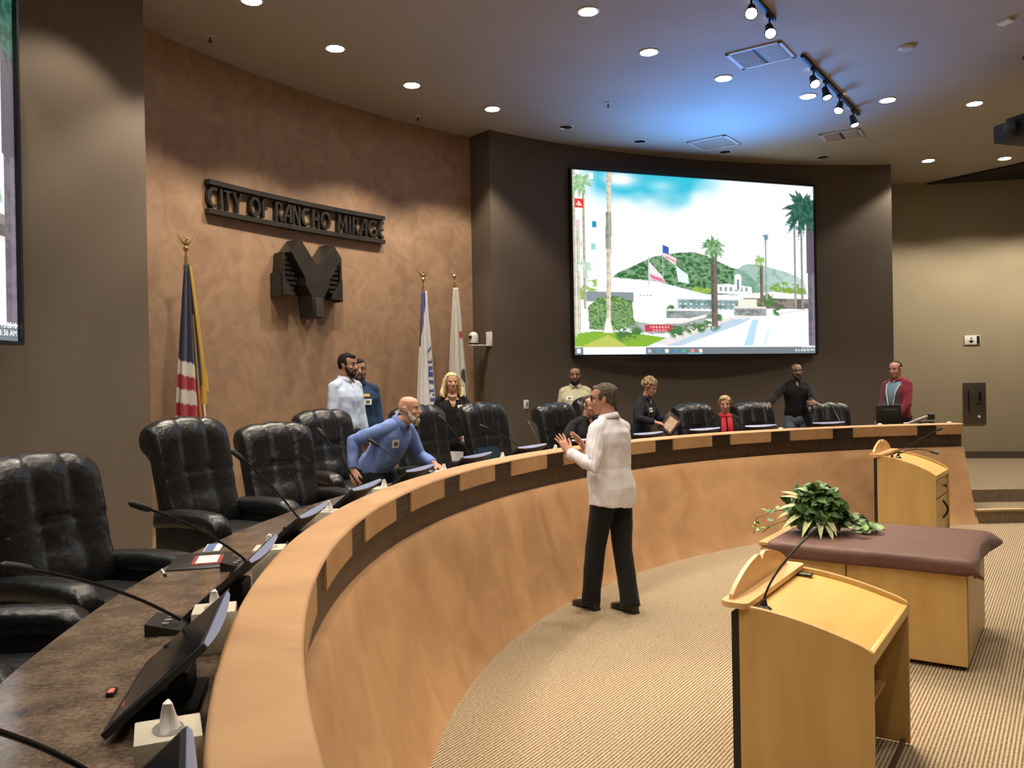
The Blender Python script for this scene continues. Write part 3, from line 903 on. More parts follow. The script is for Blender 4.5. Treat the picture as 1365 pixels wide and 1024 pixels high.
def track_light(a, b, heads, label):
    a, b = V(a), V(b)
    d = (b - a).normalized()
    t = thing('track_light', label, 'track light', (a.x, a.y, CEIL), math.atan2(d.y, d.x), 'track lights')
    ln = (b - a).length
    MB().box((ln / 2, 0, -.02), (ln, .045, .035), bev=.004).obj('rail', 'blackmatte', t)
    for s, tgt, pw, big in heads:
        yaw = 0
        m = Matrix.Translation((s, 0, -.04))
        h = MB().box((s, 0, -.05), (.11, .04, .035), bev=.004).tube([(s, 0, -.06), (s, 0, -.13)], .010, 8)
        tl = Matrix.Rotation(-math.atan2(d.y, d.x), 3, 'Z') @ (V(tgt) - V((a.x + d.x * s, a.y + d.y * s, CEIL - .18)))
        q = tl.normalized().to_track_quat('Z', 'Y').to_matrix()
        c = V((s, 0, -.17))
        h.lathe([(.022, -.075), (.036, -.06), (.040, .0), (.055, .05), (.058, .075), (.050, .075), (.046, .05)], c, seg=18, m=q, cap=False)
        ho = h.obj('lamp_head', 'blackmatte', t)
        MB().ellip(c + q @ V((0, 0, .055)), (.044, .044, .024), q, 14, 8).obj('bulb', 'lampwarm' if big else 'lamp', ho)
        if pw:
            p = spot('track_beam', (0, 0, 0), (1, 0, 0), pw, 50, .6, col=(1, .80, .56), r=.04, parent=t)
            p.parent = t
            p.location = c + q @ V((0, 0, .09))
            p.rotation_euler = (q @ Matrix.Rotation(PI, 3, 'X')).to_euler()
    return t


track_light((3.20, 9.12, 0), (4.66, 11.20, 0), [(.42, (3.5, 6.0, 0.7), 300, 1), (.92, (4.2, 8.5, .9), 0, 0), (1.55, (2.2, 8.4, .6), 380, 1), (2.25, (5.4, 9.8, .6), 380, 1)],
            'black ceiling track with four glowing lamp heads in front of the lit screen')
track_light((1.25, 6.2, 0), (2.60, 8.18, 0), [(.9, (1.2, 3.6, .8), 420, 1), (1.72, (.9, 3.7, .8), 420, 1), (2.25, (2.0, 4.4, .7), 300, 0)],
            'black ceiling track cut off by the top edge of the photo')


def vent(c, ux, sx, sy, label, kind=0, rz=0.0):
    t = thing('ceiling_vent', label, 'ceiling vent', (c[0], c[1], CEIL), math.atan2(ux[1], ux[0]), 'ceiling vents')
    f = MB()
    for cc, ss in (((0, sy / 2 - .02, -.008), (sx, .04, .016)), ((0, -sy / 2 + .02, -.008), (sx, .04, .016)), ((sx / 2 - .02, 0, -.008), (.04, sy, .016)), ((-sx / 2 + .02, 0, -.008), (.04, sy, .016))):
        f.box(cc, ss)
    f.obj('frame', 'vent', t, smooth=False)
    MB().box((0, 0, -.003), (sx - .06, sy - .06, .004)).obj('backing', 'ventdark' if kind else 'vent', t, smooth=False)
    n = 12
    s = MB()
    if kind:
        for q in (0, 1):
            for k in range(n):
                if q == 0:
                    y = -sy / 2 + .05 + (sy - .10) * (k + .5) / n
                    s.box((-sx / 4 + .01, y, -.010), (sx / 2 - .06, .012, .010))
                else:
                    xx = .02 + (sx / 2 - .07) * (k + .5) / n
                    s.box((xx, 0, -.010), (.010, sy - .10, .010))
    else:
        for k in range(18):
            y = -sy / 2 + .04 + (sy - .08) * (k + .5) / 18
            s.box((0, y, -.008), (sx - .08, .010, .008))
    s.obj('louvers', 'vent', t, smooth=False)
vent((2.75, 9.13), (.82, -.57), .60, .55, 'square ceiling vent with dark louvers, between the downlights and the tracks', 1)
vent((3.05, 12.50), (.80, -.60), .60, .60, 'pale square ceiling grille just above the lit wall screen', 0)
vent((4.84, 12.22), (.86, -.51), .55, .50, 'ceiling vent beside the end of the long track light', 1)


def sprinkler(x, y, label):
    t = thing('sprinkler', label, 'sprinkler', (x, y, CEIL), 0, 'ceiling sprinkler heads')
    MB().lathe([(.035, 0), (.035, -.006), (.012, -.01)], seg=16).obj('escutcheon', 'lamprim', t)
    MB().tube([(0, 0, -.008), (0, 0, -.05)], .009, 8).lathe([(.026, -.052), (.026, -.056)], seg=12).obj('deflector', 'blackmetal', t)
for px, lb in (((-2.94, 8.39), 'small sprinkler head above the left end of the tan wall'), ((-1.17, 11.02), 'small sprinkler head near the corner of the tan wall'),
               ((1.27, 10.62), 'small sprinkler head in the blue lit part of the ceiling')):
    sprinkler(*px, lb)
t = thing('smoke_detector', 'round pale smoke detector on the ceiling at upper right', 'smoke detector', (4.25, 8.96, CEIL), 0)
MB().lathe([(.085, 0), (.085, -.018), (.065, -.035), (.02, -.038)], seg=24).obj('housing', 'vent', t)
t = thing('ceiling_sensor', 'small pale square sensor on the ceiling near the top right edge', 'sensor', (4.94, 8.34, CEIL), .4)
MB().box((0, 0, -.015), (.10, .14, .03), bev=.006).obj('housing', 'white', t)
# projector on a ceiling mount at the right edge
t = thing('projector', 'black projector hung from the ceiling at the right edge', 'projector', (5.52, 9.2, 4.42), .35)
MB().box((.28, 0, .10), (.62, .48, .20), bev=.02).obj('body', 'blackmatte', t)
MB().lathe([(.075, 0), (.075, .07), (.06, .075)], seg=20, m=Matrix.Rotation(-PI / 2, 3, 'Y')).obj('lens', 'black', t).location = (-.02, -.02, .11)
MB().box((.26, 0, .24), (.36, .34, .06), bev=.01).tube([(.28, 0, .26), (.28, 0, CEIL - 4.42)], .03, 12).lathe([(.09, CEIL - 4.43), (.09, CEIL - 4.42)], (.28, 0, 0)).obj('ceiling_mount', 'blackmatte', t)

# ---------------------------------------------------------------- leather armchairs
def chair_back_mesh():
    mb = MB()
    NU = 41
    HW = .335
    z0, z1 = .47, 1.155
    def ring(u):
        au = abs(u)
        lobe = .0
        c = 2 * au / .68 - 1 if au > .34 else u / .34
        if au <= .34:
            tt = u / .34
        else:
            tt = (au - .67) / .33
        lobe = max(0.0, 1 - tt * tt) ** .32
        drop = .055 * max(0, (au - .30) / .7) ** 1.5
        pin = 1.0 if au < .93 else math.sqrt(max(0.0, 1 - ((au - .93) / .07) ** 2)) * .55 + .45
        pts = []
        zt = z1 - drop
        # front face going up
        NF = 24
        for i in range(NF):
            t = i / (NF - 1)
            z = z0 + (zt - z0) * t
            y = -.215 - .135 * t - .03 * math.sin(PI * t) * 0
            k = min(1, t * 6 + .3)
            bl = .056 * lobe * k
            bl += .035 * max(0, 1 - ((t - .22) / .22) ** 2) * (1 if au < .34 else .5)      # lumbar
            if au < .34:
                bl -= .022 * math.exp(-((t - .66) / .018) ** 2)
            bl -= .012 * math.exp(-((t - .66) / .015) ** 2) * (au >= .34)
            pts.append(V((0, y + bl, z)))
        # roll over the top, backwards
        cy_, cz_ = -.425, zt + .012
        for i in range(1, 15):
            a = math.radians(12 + (250 - 12) * i / 14)
            r = .072 + .045 * lobe * (1 - i / 14 * .4)
            pts.append(V((0, cy_ + r * math.cos(a), cz_ + r * math.sin(a))))
        # back face going down
        for i in range(1, 12):
            t = i / 11
            pts.append(V((0, -.405 + .10 * t, zt - .06 + (z0 - zt + .04) * t)))
        ctr = V((0, 0, 0))
        x = u * (HW - .03 * (1 - 0) * 0) * 1.0
        out = []
        for j, p in enumerate(pts):
            f = (p.z - z0) / (z1 - z0)
            hw = HW * (.90 + .10 * min(1, max(0, f * 1.4)))
            axis_y = -.29 - .10 * min(1, max(0, f))
            yy = axis_y + (p.y - axis_y) * pin
            out.append(V((u * hw, yy, p.z)))
        return out
    rings = [ring(math.sin(PI / 2 * (-1 + 2 * i / (NU - 1))) * .5 + (-1 + 2 * i / (NU - 1)) * .5) for i in range(NU)]
    mb.loft(rings)
    return mb


def seat_mesh():
    mb = MB()
    mb.ellip((0, .02, .455), (.275, .30, .095), nu=36, nv=20, e=.35, e2=.55)
    mb.ellip((0, .24, .455), (.272, .10, .085), nu=28, nv=14, e=.5, e2=.8)
    return mb


def arm_mesh(s):
    mb = MB()
    rings = []
    for i in range(15):
        t = i / 14
        y = -.30 + .62 * t
        top = .665 + .02 * math.sin(PI * t) - (.05 * max(0, (t - .82) / .18) ** 2)
        hw = .066 + .014 * min(1, t * 2) * (1 if t < .9 else 1 - ((t - .9) / .1) * .25)
        hw *= .7 if i in (0,) else 1
        if i == 14:
            y = .325; hw *= .75; top -= .03
        rg = []
        for k in range(20):
            a = 2 * PI * k / 20
            cx, cz = math.cos(a), math.sin(a)
            rg.append(V((s * .345 + hw * math.copysign(abs(cx) ** .65, cx), y, top - .055 + .06 * math.copysign(abs(cz) ** .75, cz))))
        rings.append(rg)
    mb.loft(rings)
    return mb


def arm_panel(s):
    mb = MB()
    mb.box((s * .345, .0, .50), (.095, .58, .24), bev=.03, seg=3)
    return mb


ch0 = thing('executive_chair', 'x', 'chair', (0, 0, 0), 0, 'black leather executive chairs behind the dais')
bk = chair_back_mesh().obj('backrest', 'leather', ch0, ang=70)
for s in (-1, 1):
    seam = MB().tube([(s * .307, -.285, .56), (s * .324, -.315, .80), (s * .335, -.355, 1.02), (s * .334, -.385, 1.10)], .006, 6)
    seam.obj('piping', 'leatherside', bk)
seat_mesh().obj('seat', 'leather', ch0, ang=70)
for s in (-1, 1):
    a_ = arm_mesh(s).obj('armrest', 'leather', ch0, ang=60)
    arm_panel(s).obj('arm_panel', 'leatherside', a_)
MB().tube([(0, 0, .10), (0, 0, .38)], .03, 14).box((0, 0, .37), (.34, .30, .04), bev=.01).obj('column', 'blackmetal', ch0)
for k in range(5):
    a = 2 * PI * k / 5 + .3
    c, s = math.cos(a), math.sin(a)
    lg = MB().tube([(0, 0, .115), (c * .16, s * .16, .105), (c * .31, s * .31, .075)], [.032, .026, .018], 8).obj('base_leg', 'blackmetal', ch0)
    MB().lathe([(.03, -.012), (.03, .012)], seg=14, m=Matrix.Rotation(PI / 2, 3, 'X') , c=(c * .31, s * .31, .031)).obj('caster', 'black', lg)

CH = [  # theta, R, turn (radians), height factor, label
    (-0.093, 8.24, 0.05, 0.99, 'black leather executive chair at the left edge, only its armrest in view'),
    (.062, 8.36, -.28, 0.95, 'black leather executive chair nearest the camera with its whole back in view'),
    (.256, 8.52, -.22, 1.04, 'tall black leather executive chair in front of the American flag'),
    (.372, 8.56, -.40, 0.965, 'black leather executive chair directly left of the bald man, behind a gooseneck microphone'),
    (.540, 9.22, -.18, 1.01, 'black leather executive chair behind the bald man, in front of the light blue shirt'),
    (.608, 8.47, -0.18, 1.03, 'black leather executive chair right of the bald man, under the blue and white flag'),
    (0.727, 8.42, -0.02, 1.03, 'black leather executive chair in front of the wall corner, right of the blonde woman'),
    (0.87, 8.42, 0.1, 1.0, 'black leather executive chair with the seated man in the black shirt'),
    (.985, 8.85, 0.0, 1.04, 'black leather executive chair mostly hidden behind the man in the white shirt'),
    (1.146, 8.5, 0.1, 0.935, 'black leather executive chair behind the woman with the red scarf'),
    (1.264, 8.55, 0.12, 0.93, 'black leather executive chair under the hand of the man in the black sweater'),
    (1.39, 8.5, -0.06, 0.91, 'black leather executive chair in front of the man in the black sweater, farthest right'),
]
for i, (th, R, tw, hf, lb) in enumerate(CH):
    P = pol(R, th, PLAT)
    if i == 0:
        ch0.location = P; ch0.rotation_euler = (0, 0, rz_out(th) + PI + tw); ch0.scale = (1, 1, hf); ch0['label'] = lb
    else:
        dup(ch0, P, rz_out(th) + PI + tw, lb, (1, 1, hf))

# ---------------------------------------------------------------- monitors sunk behind the parapet
def lens_ring(h, hw, d0, d1, n=20, shrink=1.0):
    pts = []
    for i in range(n + 1):
        x = -hw + 2 * hw * i / n
        pts.append(V((x * shrink, 0, h)))
    for i in range(n, -1, -1):
        x = -hw + 2 * hw * i / n
        pts.append(V((x * shrink, -(d0 + d1 * (1 - (x / hw) ** 2)), h)))
    return pts
mon0 = thing('desk_monitor', 'x', 'monitor', (0, 0, 0), 0, 'tilted desk monitors along the dais')
HWM, HM = .25, .285
tiltm = Matrix.Translation((0, .0, .024)) @ Matrix.Rotation(math.radians(50), 4, 'X')   # +Y faces the sitter
hs = MB().loft([lens_ring(0, HWM, .016, .014), lens_ring(.02, HWM, .017, .018), lens_ring(HM - .012, HWM, .016, .016), lens_ring(HM, HWM, .013, .014, shrink=.995)])
bmesh.ops.transform(hs.bm, matrix=tiltm, verts=hs.bm.verts)
ho = hs.obj('housing', 'monback', mon0, ang=40)
sc_ = MB().box((0, .0005, HM / 2 + .005), (2 * HWM - .03, .003, HM - .035), mtx=tiltm).obj('display', 'monglass', mon0, smooth=False)
rim = MB().loft([lens_ring(HM - .002, HWM, .0135, .0145, shrink=.992), lens_ring(HM + .0025, HWM, .0125, .0135, shrink=.98)])
bmesh.ops.transform(rim.bm, matrix=tiltm, verts=rim.bm.verts)
rim.obj('lit_top_face', 'montop_lit', mon0, ang=40)  # thin cap carrying the painted reflection on the housing's top edge
MB().box((0, -.135, .045), (.14, .05, .09), bev=.01).box((0, -.12, .008), (.22, .13, .016), bev=.005).tube([(0, -.135, .07), (0, -.10, .10)], .025, 10).obj('stand', 'blackmatte', mon0)
mpos = [(-.362, 'at the bottom edge of the photo'), (-.226, 'nearest whole one, its dark glass face in view'), (-.098, 'behind the third tissue box from the camera'),
        (.030, 'in front of the chair before the American flag'), (.160, 'in front of the bald man, left of his hand'), (.292, 'right of the bald man, near his far hand'),
        (.432, 'in front of the blonde woman'), (.566, 'left of the gesturing man in the white shirt'), (.697, 'in front of the seated man in the black shirt'),
        (.845, 'in front of the woman with curly hair'), (.976, 'left of the woman with the red scarf'), (1.102, 'right of the woman with the red scarf'), (1.249, 'farthest right, before the man in the black sweater')]
for i, (th, lb) in enumerate(mpos):
    P = pol(7.405, th, WORK)
    L_ = 'low tilted black desk monitor, ' + lb
    if i == 0:
        mon0.location = P; mon0.rotation_euler = (0, 0, rz_out(th)); mon0['label'] = L_
    else:
        dup(mon0, P, rz_out(th), L_)

# gooseneck microphones
def gooseneck(name, label, base, rz, head, parent_unit=True, group=None, hl=.075, bow=.10, mf=.45):
    t = thing(name, label, 'microphone', base, rz, group)
    inv = Matrix.Translation(base) @ Matrix.Rotation(rz, 4, 'Z')
    h = inv.inverted() @ V(head)
    if parent_unit:
        u = MB().prism([(-.055, .0), (.055, .0), (.055, .014), (-.055, .040)], -.075, .075, lambda a, b, hh: V((hh, -a, b)))
        u.obj('base_unit', 'black', t, smooth=False)
        c = MB()
        for k in range(3):
            c.box((-.04 + .04 * k, .0, .029), (.020, .02, .008))
        c.obj('button', 'grey', t, smooth=False)
        b0 = V((.0, -.035, .03))
    else:
        MB().lathe([(.035, 0), (.035, .008), (.018, .02), (.012, .045), (.008, .05)], seg=18).obj('base', 'black', t)
        b0 = V((0, 0, .04))
    d = (h - b0)
    mid = b0 + d * mf + V((0, 0, bow))
    pts = []
    for i in range(15):
        s = i / 14
        pts.append(b0 * (1 - s) ** 2 + mid * 2 * s * (1 - s) + h * s * s)
    MB().tube(pts, .0055, 8).obj('gooseneck', 'blackmetal', t)
    dr = (pts[-1] - pts[-2]).normalized()
    MB().tube([h - dr * .02, h - dr * .01, h + dr * .02, h + dr * (hl - .012), h + dr * hl], [.006, .013, .0145, .0135, .006], 12).obj('capsule', 'blackmatte', t)
    return t
MICS = [(-.297, (-.342, 1.41, 7.577), 'bottom left corner, only its bare stem in view'), (-.137, (-.188, 1.375, 7.72), 'its stem crossing the granite before the nearest chair'),
        (-.014, (-.050, 1.385, 7.72), 'its tip before the chair at the American flag'), (.103, (.090, 1.48, 7.70), 'its tip against the third chair back'),
        (.236, (.237, 1.525, 7.70), 'in front of the bald man, by his right hand'), (.352, (.339, 1.41, 7.70), 'crossing the chest of the bald man'),
        (.492, (.480, 1.53, 7.70), 'in front of the blonde woman, left of the two'), (.622, (.570, 1.43, 7.70), 'in front of the chair at the wall corner'),
        (.640, (.667, 1.42, 7.72), 'its tip left of the chair beside the seated man'), (1.305, (1.31, 1.44, 7.7), 'thin, standing at the right end near the document camera')]
for thb, (thh, zh, Rh), lb in MICS:
    B = pol(7.44 if thb > -.2 else 7.38, thb, WORK)
    gooseneck('gooseneck_microphone', 'black gooseneck microphone, ' + lb, B, rz_out(thb), pol(Rh, thh, zh), group='gooseneck microphones on the worktop', bow=.05)

# tissue boxes
def tissue_box(P, rz, label):
    t = thing('tissue_box', label, 'tissue box', P, rz, 'white tissue boxes behind the parapet')
    MB().box((0, 0, .062), (.122, .122, .124), bev=.003).obj('carton', 'tissuebox', t)
    o = MB().lathe([(.042, .1245), (.042, .1250), (.002, .1252)], seg=24, cap=False); 
    bmesh.ops.scale(o.bm, vec=(1, .7, 1), verts=o.bm.verts)
    o.obj('opening', 'grey', t)
    tm = MB()
    rings = []
    for i in range(7):
        s = i / 6
        rg = []
        for k in range(16):
            a = 2 * PI * k / 16
            r = (.030 - .020 * s) * (1 + .35 * math.sin(3 * a + 2 * s)) + .004
            rg.append(V((r * math.cos(a) + .01 * math.sin(3 * s), r * .55 * math.sin(a), .120 + .055 * s)))
        rings.append(rg)
    tm.loft(rings).obj('tissue', 'tissue', t, ang=80)
for th, R, lb in ((-.297, 7.238, 'nearest, bottom left beside the parapet'), (-.170, 7.250, 'behind the nearest whole monitor'), (-.040, 7.255, 'third from the camera'),
                  (.095, 7.25, 'beside the monitor left of the bald man'), (.225, 7.25, 'below the right hand of the bald man'), (.365, 7.24, 'right of the bald man beside a monitor'),
                  (.505, 7.235, 'before the chair at the wall corner'), (.632, 7.235, 'just left of the raised hands of the man in white')):
    tissue_box(pol(R, th, WORK), rz_out(th) + .1, 'white tissue box, ' + lb)

# folder, cards and pen on the worktop
B = pol(7.655, .005, WORK)
t = thing('document_folder', 'open dark folder holding a red bordered card, on the granite before the second whole chair', 'folder', B, rz_out(.005) + .25)
MB().box((0, 0, .003), (.34, .25, .006), bev=.002).obj('cover', 'black', t)
MB().box((.0, -.03, .0075), (.20, .125, .003)).obj('card', 'red', t, smooth=False)
MB().box((.0, -.03, .0095), (.165, .09, .002)).obj('card_face', 'paper', t, smooth=False)
t = thing('name_booklet', 'blue and white booklet lying beside the dark folder on the granite', 'booklet', pol(7.70, .04, WORK + .0065), rz_out(.03) + .25)
MB().box((0, 0, .003), (.19, .075, .006)).obj('page', 'paper', t, smooth=False)
M['blueprint'] = mat('blue_print', (.10, .17, .42), .5)
MB().box((0, .012, .0068), (.18, .04, .0016)).obj('picture_band', 'blueprint', t, smooth=False)
t = thing('pen', 'white pen lying on the granite beside the dark folder', 'pen', pol(7.73, -.025, WORK + .005), rz_out(.0) + .5)
MB().tube([(-.07, 0, 0), (.055, 0, 0), (.068, 0, 0), (.076, 0, 0)], [.005, .005, .004, .001], 8).obj('barrel', 'white', t)
MB().tube([(-.074, 0, 0), (-.04, 0, 0)], .0056, 8).obj('cap', 'black', t)
t = thing('glass_tablet', 'clear glass plate standing beside the monitor left of the raised hands', 'glass plate', pol(7.40, .527, WORK), rz_out(.52) - .2)
M['glassy'] = mat('dark_glass', (.02, .035, .06), .1)
MB().box((0, 0, .12), (.26, .008, .22), mtx=Matrix.Rotation(-.5, 4, 'X')).obj('plate', 'glassy', t, smooth=False)
MB().box((0, .0, .008), (.2, .12, .016), bev=.004).obj('foot', 'black', t)
t = thing('coaster', 'dark round coaster with a pale centre on the granite in the bottom left corner', 'coaster', pol(7.63, -.395, WORK), 0)
MB().lathe([(.055, 0), (.058, .004), (.055, .010), (.03, .008)], seg=28).obj('disc', 'black', t)
MB().lathe([(.026, .008), (.026, .011), (.002, .012)], seg=20).obj('centre', 'tissuebox', t)
t = thing('red_faced_box', 'small black box with a glowing red face lying beside the nearest monitor', 'box', pol(7.455, -.215, WORK), rz_out(-.2))
MB().box((0, 0, .006), (.045, .02, .012), bev=.002).obj('case', 'black', t)
MB().box((-.005, .0, .0125), (.025, .012, .002)).obj('light', 'redglow', t, smooth=False)  # red emissive face marking a small red spot on the worktop

# clerk's computer and document camera at the right end
t = thing('computer_monitor', 'black upright computer monitor seen from behind at the right end of the dais', 'monitor', pol(7.46, 1.398, WORK), rz_out(1.38) + .25)
MB().box((0, 0, .245), (.44, .035, .29), bev=.008).box((0, -.025, .245), (.26, .03, .18), bev=.01).obj('housing', 'blackmatte', t)
MB().box((0, .019, .25), (.41, .003, .25)).obj('display', 'monglass', t, smooth=False)
MB().box((0, -.02, .07), (.06, .03, .14), bev=.005).box((0, 0, .008), (.22, .17, .016), bev=.004).obj('stand', 'black', t)
t = thing('document_camera', 'folded document camera with a pale grey arm at the right end of the dais', 'document camera', pol(7.33, 1.440, WORK), rz_out(1.46) + PI)
MB().box((0, 0, .03), (.36, .26, .06), bev=.012).obj('base', 'black', t)
MB().tube([(.16, .04, .07), (.15, .04, .14)], .022, 10).tube([(.15, .04, .14), (-.17, .04, .245)], .022, 10, flat=(1, .7)).obj('arm', 'grey', t)
MB().box((-.17, .04, .23), (.09, .07, .08), bev=.015).box((-.12, .02, .12), (.20, .10, .10), bev=.02).obj('camera_head', 'black', t)
MB().box((.17, .05, .15), (.06, .04, .02), bev=.004).obj('lamp', 'white', t)
for th, lb in ((1.135, 'under the man in the black sweater'), (1.345, 'near the right end of the dais'), (1.482, 'right of the document camera')):
    t = thing('desk_puck', 'small white puck on top of the parapet, ' + lb, 'puck', pol(7.10, th, CAPZ), 0, 'white pucks on the parapet')
    MB().lathe([(.03, 0), (.03, .008), (.022, .018), (.004, .02)], seg=16).obj('body', 'white', t)
# ---------------------------------------------------------------- lecterns (local X across, Y towards the speaker's front, Z up)
def lectern(label, x, y, a, Wd, L, zr, zf, drawers):
    t = thing('lectern', label, 'lectern', (x, y, 0), a)
    def ztop(q, off=0.0):           # side panel top: 0 rear .. 1 front
        s = max(0.0, min(1.0, q))
        return zr + (zf - zr) * (1 - (1 - s) ** 1.75) - off
    prof = [(.012, 0.0)]
    n = 26
    top = []
    for i in range(n + 1):
        q = i / n
        top.append((L * q, ztop(q)))
    # rounded rear top corner
    r = .035
    corner = [(r - r * math.cos(math.radians(k)), ztop(0) - .02 + r * math.sin(math.radians(k)) * .75) for k in range(0, 75, 12)]
    poly = [(0.0, 0.012)] + corner + [p for p in top if p[0] > r * .8] + [(L, 0.012)]
    for xx in (0, Wd - .026):
        MB().prism(poly, xx, xx + .026, lambda a_, b_, h: V((h, a_, b_))).obj('side_panel', 'maple', t, ang=30)
        e = MB()
        ed = corner[1:] + [p for p in top if p[0] > r * .8]
        rings = []
        for (py, pz) in ed:
            rings.append([V((xx + .001, py, pz - .001)), V((xx + .025, py, pz - .001)), V((xx + .024, py, pz + .003)), V((xx + .002, py, pz + .003))])
        e.loft(rings).obj('panel_edge', 'mapleedge', t)
    # desk surface following the curve, a little below the panel tops
    rings = []
    for i in range(n + 1):
        q = .02 + .98 * i / n
        py, z = L * q, ztop(q, .022 + .03 * (1 - q) * 0)
        rings.append([V((.026, py, z - .022)), V((Wd - .026, py, z - .022)), V((Wd - .026, py, z)), V((.026, py, z))])
    MB().loft(rings).obj('desk_top', 'mapletop', t, ang=50)
    MB().box((Wd / 2, .015, ztop(.02) - .045), (Wd - .052, .03, .055), bev=.006).obj('front_lip', 'mapletop', t)
    # black back panel between the sides (audience side)
    MB().box((Wd / 2, L + .018, (zf - .03) / 2 + .015), (Wd, .035, zf - .06)).obj('audience_panel', 'blackmatte', t, smooth=False)
    # shelf plate with rounded ends and an arched crest board with a notch
    pl = []
    y0, y1 = L - .045, L + .085
    for (cx, cy, a0) in ((Wd + .02 - .03, y1 - .03, 0), (-.02 + .05, y1 - .05, 90), (-.02 + .03, y0 + .03, 180), (Wd + .02 - .03, y0 + .03, 270)):
        rr = .05 if a0 == 90 else .03
        for k in range(0, 91, 18):
            pl.append((cx + rr * math.cos(math.radians(a0 + k)), cy + rr * math.sin(math.radians(a0 + k))))
    MB().prism(pl, zf - .008, zf + .018, lambda a_, b_, h: V((a_, b_, h))).obj('shelf', 'mapleedge', t, ang=30)
    cr = []
    x0c, x1c = .03, Wd - .03
    N = 36
    for i in range(N + 1):
        q = i / N
        hh = .022 + .115 * max(0, math.sin(PI * q)) ** .8
        xx = x0c + (x1c - x0c) * q
        if .46 < q < .54:
            hh -= .035 * (1 - abs(q - .5) / .04)
        cr.append((xx, hh))
    pc = [(x0c, 0)] + cr + [(x1c, 0)]
    MB().prism(pc, L + .035, L + .055, lambda a_, b_, h: V((a_, h, zf + .018 + b_))).obj('crest_board', 'mapleedge', t, ang=30)
    # inner shelf and kick board
    MB().box((Wd / 2, L * .55, .30), (Wd - .054, L * .7, .02)).obj('inner_shelf', 'maple', t, smooth=False)
    MB().box((Wd / 2, L * .72, .40 if drawers else .36), (Wd - .054, .018, .74 if drawers else .66)).obj('inner_back', 'darkwood', t, smooth=False)
    if drawers:
        d = MB().box((Wd / 2, .03, zr - .18), (Wd - .06, .02, .20), bev=.004).obj('drawer', 'maplepale', t)
        MB().lathe([(.008, 0), (.008, .025), (.022, .03), (.022, .042), (.01, .046)], seg=14, m=Matrix.Rotation(PI / 2, 3, 'X')).obj('knob', 'black', d).location = (Wd * .62, .02, zr - .17)
        d2 = MB().box((Wd / 2, .03, (zr - .30) / 2 + .01), (Wd - .06, .02, zr - .31), bev=.004).obj('door', 'maplepale', t)
        hp = [(Wd * .62, .02 - .05 * math.sin(PI * k / 10), zr - .34 - .20 * k / 10) for k in range(11)]
        MB().tube(hp, .012, 8).obj('handle', 'black', d2)
    else:
        MB().box((Wd / 2, .03, .02), (Wd - .06, .02, .03)).obj('kick_strip', 'darkwood', t, smooth=False)
    # cable grommet
    MB().box((Wd - .10, L - .07, ztop(.87) - .012), (.05, .09, .012), bev=.003).obj('grommet', 'black', t)
    return t


LA = (1.468, 3.473, .986, .934, .560, .725, .842)
lectern('maple height adjustable lectern in the right foreground', *LA[:3], LA[3], LA[4], LA[5], LA[6], False)
LB = (4.563, 9.113, .94, .854, .594, .775, .959)
lectern('maple lectern with a knob and black handle near the far end of the dais', *LB[:3], LB[3], LB[4], LB[5], LB[6], True)
def lp(A, x, y, z):
    s = (math.cos(A[2]), math.sin(A[2])); u = (-s[1], s[0])
    return V((A[0] + s[0] * x + u[0] * y, A[1] + s[1] * x + u[1] * y, z))
def lz(A, y):
    q = y / A[4]
    return A[5] + (A[6] - A[5]) * (1 - (1 - q) ** 1.75) - .022
gooseneck('lectern_microphone', 'gooseneck microphone on the near lectern, rising to the plant', lp(LA, .09, LA[4] - .085, lz(LA, LA[4] - .085)), LA[2],
          V((1.40, 3.98, 1.125)), False, bow=.09, hl=.05, mf=.12)
gooseneck('lectern_microphone', 'thin gooseneck microphone on the far lectern, leaning right', lp(LB, .08, LB[4] - .14, lz(LB, LB[4] - .14)), LB[2],
          V((4.64, 9.2, 1.255)), False, bow=.02, hl=.05)
gooseneck('lectern_microphone', 'short microphone lying low over the top of the far lectern', lp(LB, .30, LB[4] - .16, lz(LB, LB[4] - .16)), LB[2],
          V((4.56, 9.2, 1.02)), False, bow=.08, hl=.10)

# ---------------------------------------------------------------- table with cloth and plant
TA = .980
s_ = V((math.cos(TA), math.sin(TA), 0)); u_ = V((-s_.y, s_.x, 0))
T0 = V((2.82, 5.255, 0))
TW, TD, TH = 1.30, 1.12, .70
t = thing('display_table', 'maple cabinet table with the brown cloth and plant on it', 'table', T0, TA)
# local: X depth away from the viewer, Y to the left along the front
MB().box((TD / 2 + .012, TW / 2, TH / 2 + .012), (TD - .024, TW, TH - .05)).obj('carcass', 'maplepale', t, smooth=False)
MB().box((TD / 2, TW / 2, TH - .0125), (TD + .01, TW + .02, .025), bev=.003).obj('top', 'maple', t, smooth=False)
MB().box((TD / 2 + .03, TW / 2, .0125), (TD - .10, TW - .04, .025)).obj('plinth', 'blackmatte', t, smooth=False)
for y0, y1 in ((.004, .716), (.724, TW - .004)):
    MB().box((.008, (y0 + y1) / 2, TH / 2 - .002), (.020, y1 - y0, TH - .066), bev=.002).obj('door', 'maple', t, smooth=False)
MB().box((.0, 1.02, TH - .055), (.006, .10, .010)).obj('lock_plate', 'mapleedge', t, smooth=False)
